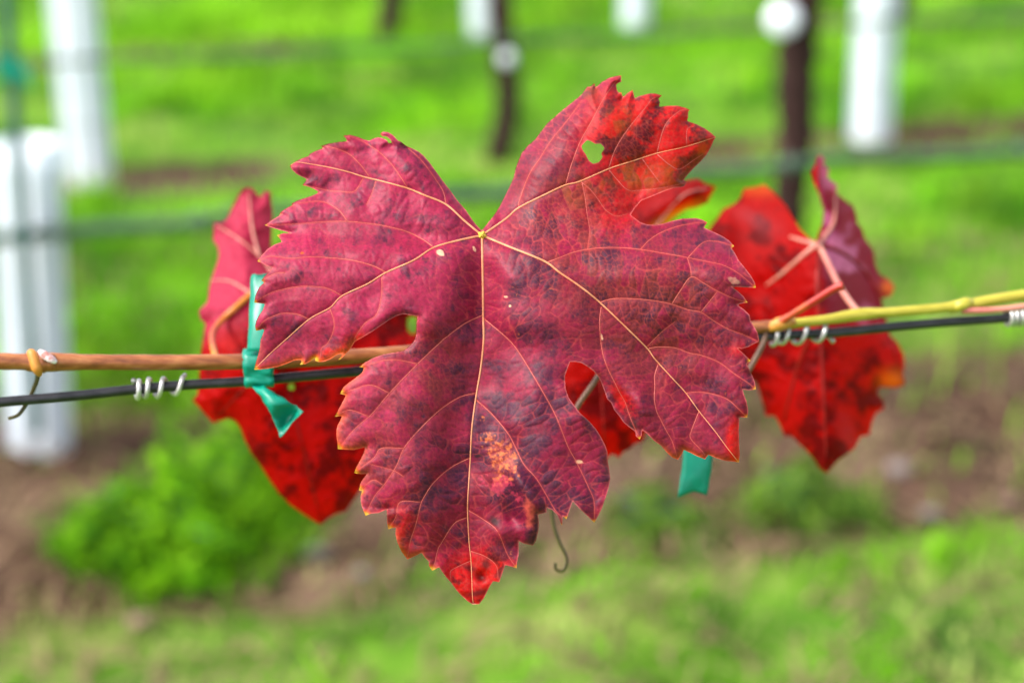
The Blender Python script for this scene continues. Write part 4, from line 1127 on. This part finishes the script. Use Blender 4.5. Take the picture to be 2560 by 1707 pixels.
# ------------------------------------------------------------------ the leaves behind
def back_leaf(outline, holes, form, veins, colour, label, petiole, jpx, rad=0.0008, pmat=None, g=4.0, pale_above=800):
    G = LeafGrid(outline, holes, g)
    X, Y = G.X, G.Y
    VL = [catmull(v, 6) for v in veins]
    dv, DX, DY = G.vein_field(VL, 110)
    e3, v3 = G.cells(42, 17, 1.4, 0.75, DX, DY, warp=18)
    d = form(X, Y, G.sd)
    f = 1.4 * (1 - np.exp(-(dv / 36) ** 2)) + 0.7 * sstep(0, 13, e3) * (0.4 + v3) + (fbm(X, Y, 110, 140, 3) - 0.5) * 3.0
    f -= 2.5 * np.exp(-G.sd / 16) * (vnoise(X, Y, 60, 149) - 0.35)
    depth = smooth2(d - f / 1000, 1)
    c, tc, thin = colour(X, Y, G.sd, e3, v3)
    V, T, A = G.mesh(depth, {'col': c, 'tcol': tc, 'thin': thin})
    root = empty('vine_leaf', U(jpx[0], jpx[1], float(G.sample(depth, *jpx))))
    obj('blade', V, T, M_LEAF_BACK, root, attrs=A)
    for l in VL:
        q = G.sample(depth, l[:, 0], l[:, 1])
        rr = np.linspace(rad, rad * 0.3, len(l))
        P = np.array([U(a, b, s) for a, b, s in zip(l[:, 0], l[:, 1], q - 0.3 * rr)])
        Vv, Fv = tube_geo(P, rr, 8)
        obj('main_vein', Vv, Fv, M_PETIOLE if l[0, 1] < pale_above and l[-1, 1] < pale_above else M_VEIN_RED, root)
    if petiole:
        q = float(G.sample(depth, *jpx))
        P = [U(x, y, q + o if rel else o) for x, y, o, rel in petiole]
        tube('petiole', catmull(P, 6), np.linspace(0.0011, 0.0014, (len(P) - 1) * 6 + 1), pmat or M_PETIOLE, root, 10)
    tag(root, label, 'leaf', 'autumn grape leaves on the cane')

def red_pigment(seed, base=(172, 5, 6), dark=(96, 3, 8), thin0=0.45):
    def fn(X, Y, sd, e3, v3):
        n1 = fbm(X, Y, 70, seed, 4, 0.6); n2 = fbm(X, Y, 26, seed + 7, 3, 0.6)
        c = np.zeros(X.shape + (3,)) + lin(*base)
        c = mix(c, lin(*dark), sstep(0.48, 0.66, n1 * 0.6 + n2 * 0.45) * 0.85)
        c = mix(c, lin(180, 60, 24), np.exp(-sd / 6) * 0.10)
        tc = np.zeros_like(c) + lin(215, 6, 2)
        tc = mix(tc, lin(96, 2, 3), sstep(0.46, 0.64, n1 * 0.6 + n2 * 0.45) * 0.9)
        tc = mix(tc, lin(220, 60, 6), np.exp(-sd / 7) * 0.12)
        thin = np.zeros(X.shape) + thin0
        return c, tc, thin
    return fn

LEFT_OUT = [(677, 480), (662, 477), (652, 494), (644, 487), (634, 474), (623, 469), (608, 472), (595, 488), (580, 516), (567, 547), (557, 557), (534, 556), (534, 577), (531, 598), (544, 618), (547, 639), (539, 667), (529, 695), (521, 725), (519, 754), (496, 778), (502, 800), (514, 808),
            (509, 833), (503, 880), (498, 926), (494, 984), (481, 1000), (496, 1015), (514, 1036), (533, 1057), (552, 1051), (572, 1044), (590, 1053), (603, 1073), (613, 1104), (629, 1135), (654, 1168), (675, 1201), (697, 1234), (726, 1262), (756, 1283), (782, 1300), (803, 1312), (820, 1296), (842, 1284), (866, 1278), (884, 1250), (905, 1219), (960, 1180), (1020, 1090), (1072, 950), (1075, 850), (1050, 745), (960, 700), (850, 690), (760, 690), (690, 660), (678, 610), (682, 545)]
def left_form(X, Y, sd):
    # the upper half leans towards the sky, the lower half hangs
    d = 0.885 + 0.030 * sstep(900, 480, Y) + 0.00004 * (X - 700) - 0.014 * blob(X, Y, 640, 880, 160, 260) + 0.012 * np.exp(-sd / 60)
    return d
def left_col(X, Y, sd, e3, v3):
    c, tc, th = red_pigment(200, thin0=0.52)(X, Y, sd, e3, v3)
    up = sstep(870, 770, Y + 0.25 * (X - 600))
    n = fbm(X, Y, 60, 230, 4)
    under = np.zeros_like(c) + lin(156, 40, 66)  # rose upper part: paler underside, with sky light painted into its colour
    under = mix(under, lin(124, 16, 42), sstep(0.45, 0.62, n))
    c = mix(c, under, up)
    tc = mix(tc, lin(220, 20, 40), up)
    return c, tc, th - 0.34 * up
back_leaf(LEFT_OUT, [[(1018, 812), (1020, 796), (1030, 788), (1042, 792), (1046, 812), (1042, 830), (1030, 836), (1021, 828)], [(722, 960), (732, 958), (737, 968), (730, 976), (722, 972)]], left_form,
          [[(690, 700), (655, 648), (600, 600), (540, 562)], [(648, 642), (630, 570), (622, 480)], [(690, 700), (640, 735), (577, 704), (525, 700)], [(690, 700), (690, 850), (740, 1050), (802, 1300)], [(690, 700), (800, 760), (930, 800), (1060, 860)], [(700, 880), (620, 960), (535, 1050)]],
          left_col, 'rose and scarlet leaf behind the teal tape wrapped cane', [(690, 700, 0.0, True), (640, 726, -0.012, True), (590, 768, -0.020, True), (552, 804, -0.026, True), (530, 840, 0.82, False), (540, 900, cd(548) + 0.002, False)], (690, 700), pmat=M_STUB)

MID_OUT = [(1450, 620), (1540, 570), (1568, 506), (1620, 484), (1668, 468), (1700, 457), (1722, 452), (1745, 448), (1760, 458), (1790, 468), (1778, 486), (1768, 508), (1740, 520), (1716, 524), (1692, 540), (1660, 565), (1690, 700), (1680, 900), (1625, 1050), (1606, 1105), (1588, 1108), (1575, 1122), (1556, 1132), (1548, 1144), (1530, 1134), (1512, 1152), (1486, 1136), (1470, 1144), (1440, 1100), (1420, 1040), (1400, 960), (1392, 850), (1404, 700)]
def mid_form(X, Y, sd):
    return 0.87 + 0.03 * sstep(700, 460, Y) + 0.00005 * (X - 1550) + 0.01 * np.exp(-sd / 50) - 0.010 * blob(X, Y, 1700, 490, 70, 26, -0.35)
def mid_col(X, Y, sd, e3, v3):
    c, tc, th = red_pigment(300, base=(160, 10, 6), thin0=0.6)(X, Y, sd, e3, v3)
    pk = blob(X, Y, 1640, 525, 60, 30, -0.6)
    c = mix(c, lin(160, 46, 48), np.clip(pk, 0, 1))
    og = blob(X, Y, 1690, 540, 60, 14, -0.5)
    tc = mix(tc, lin(252, 150, 10), np.clip(og * 1.2, 0, 1)); c = mix(c, lin(240, 150, 30), np.clip(og, 0, 1) * 0.8)
    return c, tc, th
back_leaf(MID_OUT, [], mid_form, [[(1500, 740), (1600, 620), (1700, 495), (1770, 470)], [(1500, 740), (1500, 900), (1505, 1000), (1512, 1130)], [(1500, 740), (1580, 900), (1602, 1090)], [(1500, 740), (1660, 760)]],
          mid_col, 'scarlet leaf hidden behind the big leaf, orange curled corner showing', [(1500, 740, 0.0, True), (1540, 790, -0.02, True), (1580, 842, cd(1580) + 0.003, False)], (1500, 740))

RIGHT_OUT = [(1773, 569), (1790, 548), (1808, 523), (1827, 515), (1847, 500), (1856, 483), (1859, 472), (1883, 469), (1911, 461), (1929, 477), (1949, 497), (1967, 518), (1980, 541), (1998, 569), (2020, 592), (2038, 606), (2046, 584), (2056, 559), (2059, 528), (2049, 492), (2033, 451), (2028, 431), (2040, 410), (2041, 395), (2051, 387), (2062, 398), (2059, 416), (2073, 421), (2069, 444), (2094, 463), (2092, 482), (2115, 503), (2133, 515), (2141, 538),
             (2143, 558), (2155, 571), (2163, 597), (2184, 625), (2189, 661), (2199, 686), (2222, 698), (2237, 717), (2228, 740), (2204, 746), (2208, 775), (2216, 812), (2224, 837), (2246, 859), (2259, 884), (2262, 913), (2257, 933), (2262, 960), (2244, 969), (2198, 968), (2193, 984), (2210, 1003), (2210, 1021), (2190, 1033), (2180, 1056), (2174, 1087), (2152, 1091), (2137, 1119), (2124, 1130), (2096, 1150), (2068, 1182), (2050, 1172), (2034, 1147), (2014, 1124), (1994, 1106),
             (1978, 1088), (1962, 1092), (1950, 1063), (1938, 1040), (1913, 1039), (1907, 1010), (1899, 984), (1890, 956), (1846, 925), (1815, 850), (1780, 700), (1765, 600)]
def r_axis(Y): return 2045 + (Y - 610) * 0.04
def right_form(X, Y, sd):
    s = X - r_axis(Y)
    d = 0.905 + 0.00010 * np.abs(s) * np.where(s > 0, 1.25, 0.7) - 0.016 * np.exp(-(np.abs(s) / 90) ** 2)
    d += np.where(s > 0, 0.034 * sstep(860, 400, Y), 0.012 * sstep(700, 450, Y))
    return d + 0.006 * np.exp(-sd / 40)
def right_col(X, Y, sd, e3, v3):
    c, tc, th = red_pigment(400, thin0=0.62)(X, Y, sd, e3, v3)
    s = X - r_axis(Y)
    up = sstep(-5, 25, s) * sstep(830, 790, Y)
    n = fbm(X, Y, 70, 430, 4)
    under = np.zeros_like(c) + lin(186, 104, 140)  # mauve of the underside includes a painted-in reflection of the sky
    under = mix(under, lin(108, 14, 38), sstep(0.42, 0.60, n + 0.15 * sstep(620, 780, Y)))
    c = mix(c, under, up); tc = mix(tc, lin(200, 20, 40), up)
    og = blob(X, Y, 2232, 950, 34, 26) + blob(X, Y, 2222, 718, 18, 20) + 0.5 * blob(X, Y, 1900, 470, 60, 20)
    c = mix(c, lin(236, 110, 30), np.clip(og, 0, 1) * 0.8); tc = mix(tc, lin(250, 110, 10), np.clip(og, 0, 1) * 0.8)
    pk = blob(X, Y, 1890, 550, 60, 22, 0.5) + blob(X, Y, 2120, 1090, 22, 60, -0.3) + 0.8 * blob(X, Y, 2225, 850, 14, 40, -0.5)
    c = mix(c, lin(160, 60, 66), np.clip(pk, 0, 1) * 0.8)
    return c, tc, th - 0.38 * up
back_leaf(RIGHT_OUT, [], right_form, [[(2045, 613), (2010, 603), (1975, 592)], [(2045, 613), (2018, 630), (1960, 680), (1915, 714)], [(2045, 613), (2044, 740), (2055, 900), (2066, 1170)], [(2045, 613), (2072, 618), (2125, 645), (2176, 700), (2204, 770), (2240, 900)], [(2045, 613), (2062, 590), (2084, 552), (2090, 470)], [(2050, 800), (2000, 900), (1960, 1050)]],
          right_col, 'folded scarlet leaf with sky-tinted mauve underside and pink petiole', [(2046, 612, -0.001, True), (2066, 650, -0.014, True), (2098, 715, 0.865, False), (2130, 762, 0.832, False), (2152, 786, cd(2150) - 0.001, False)], (2045, 613), rad=0.0013)
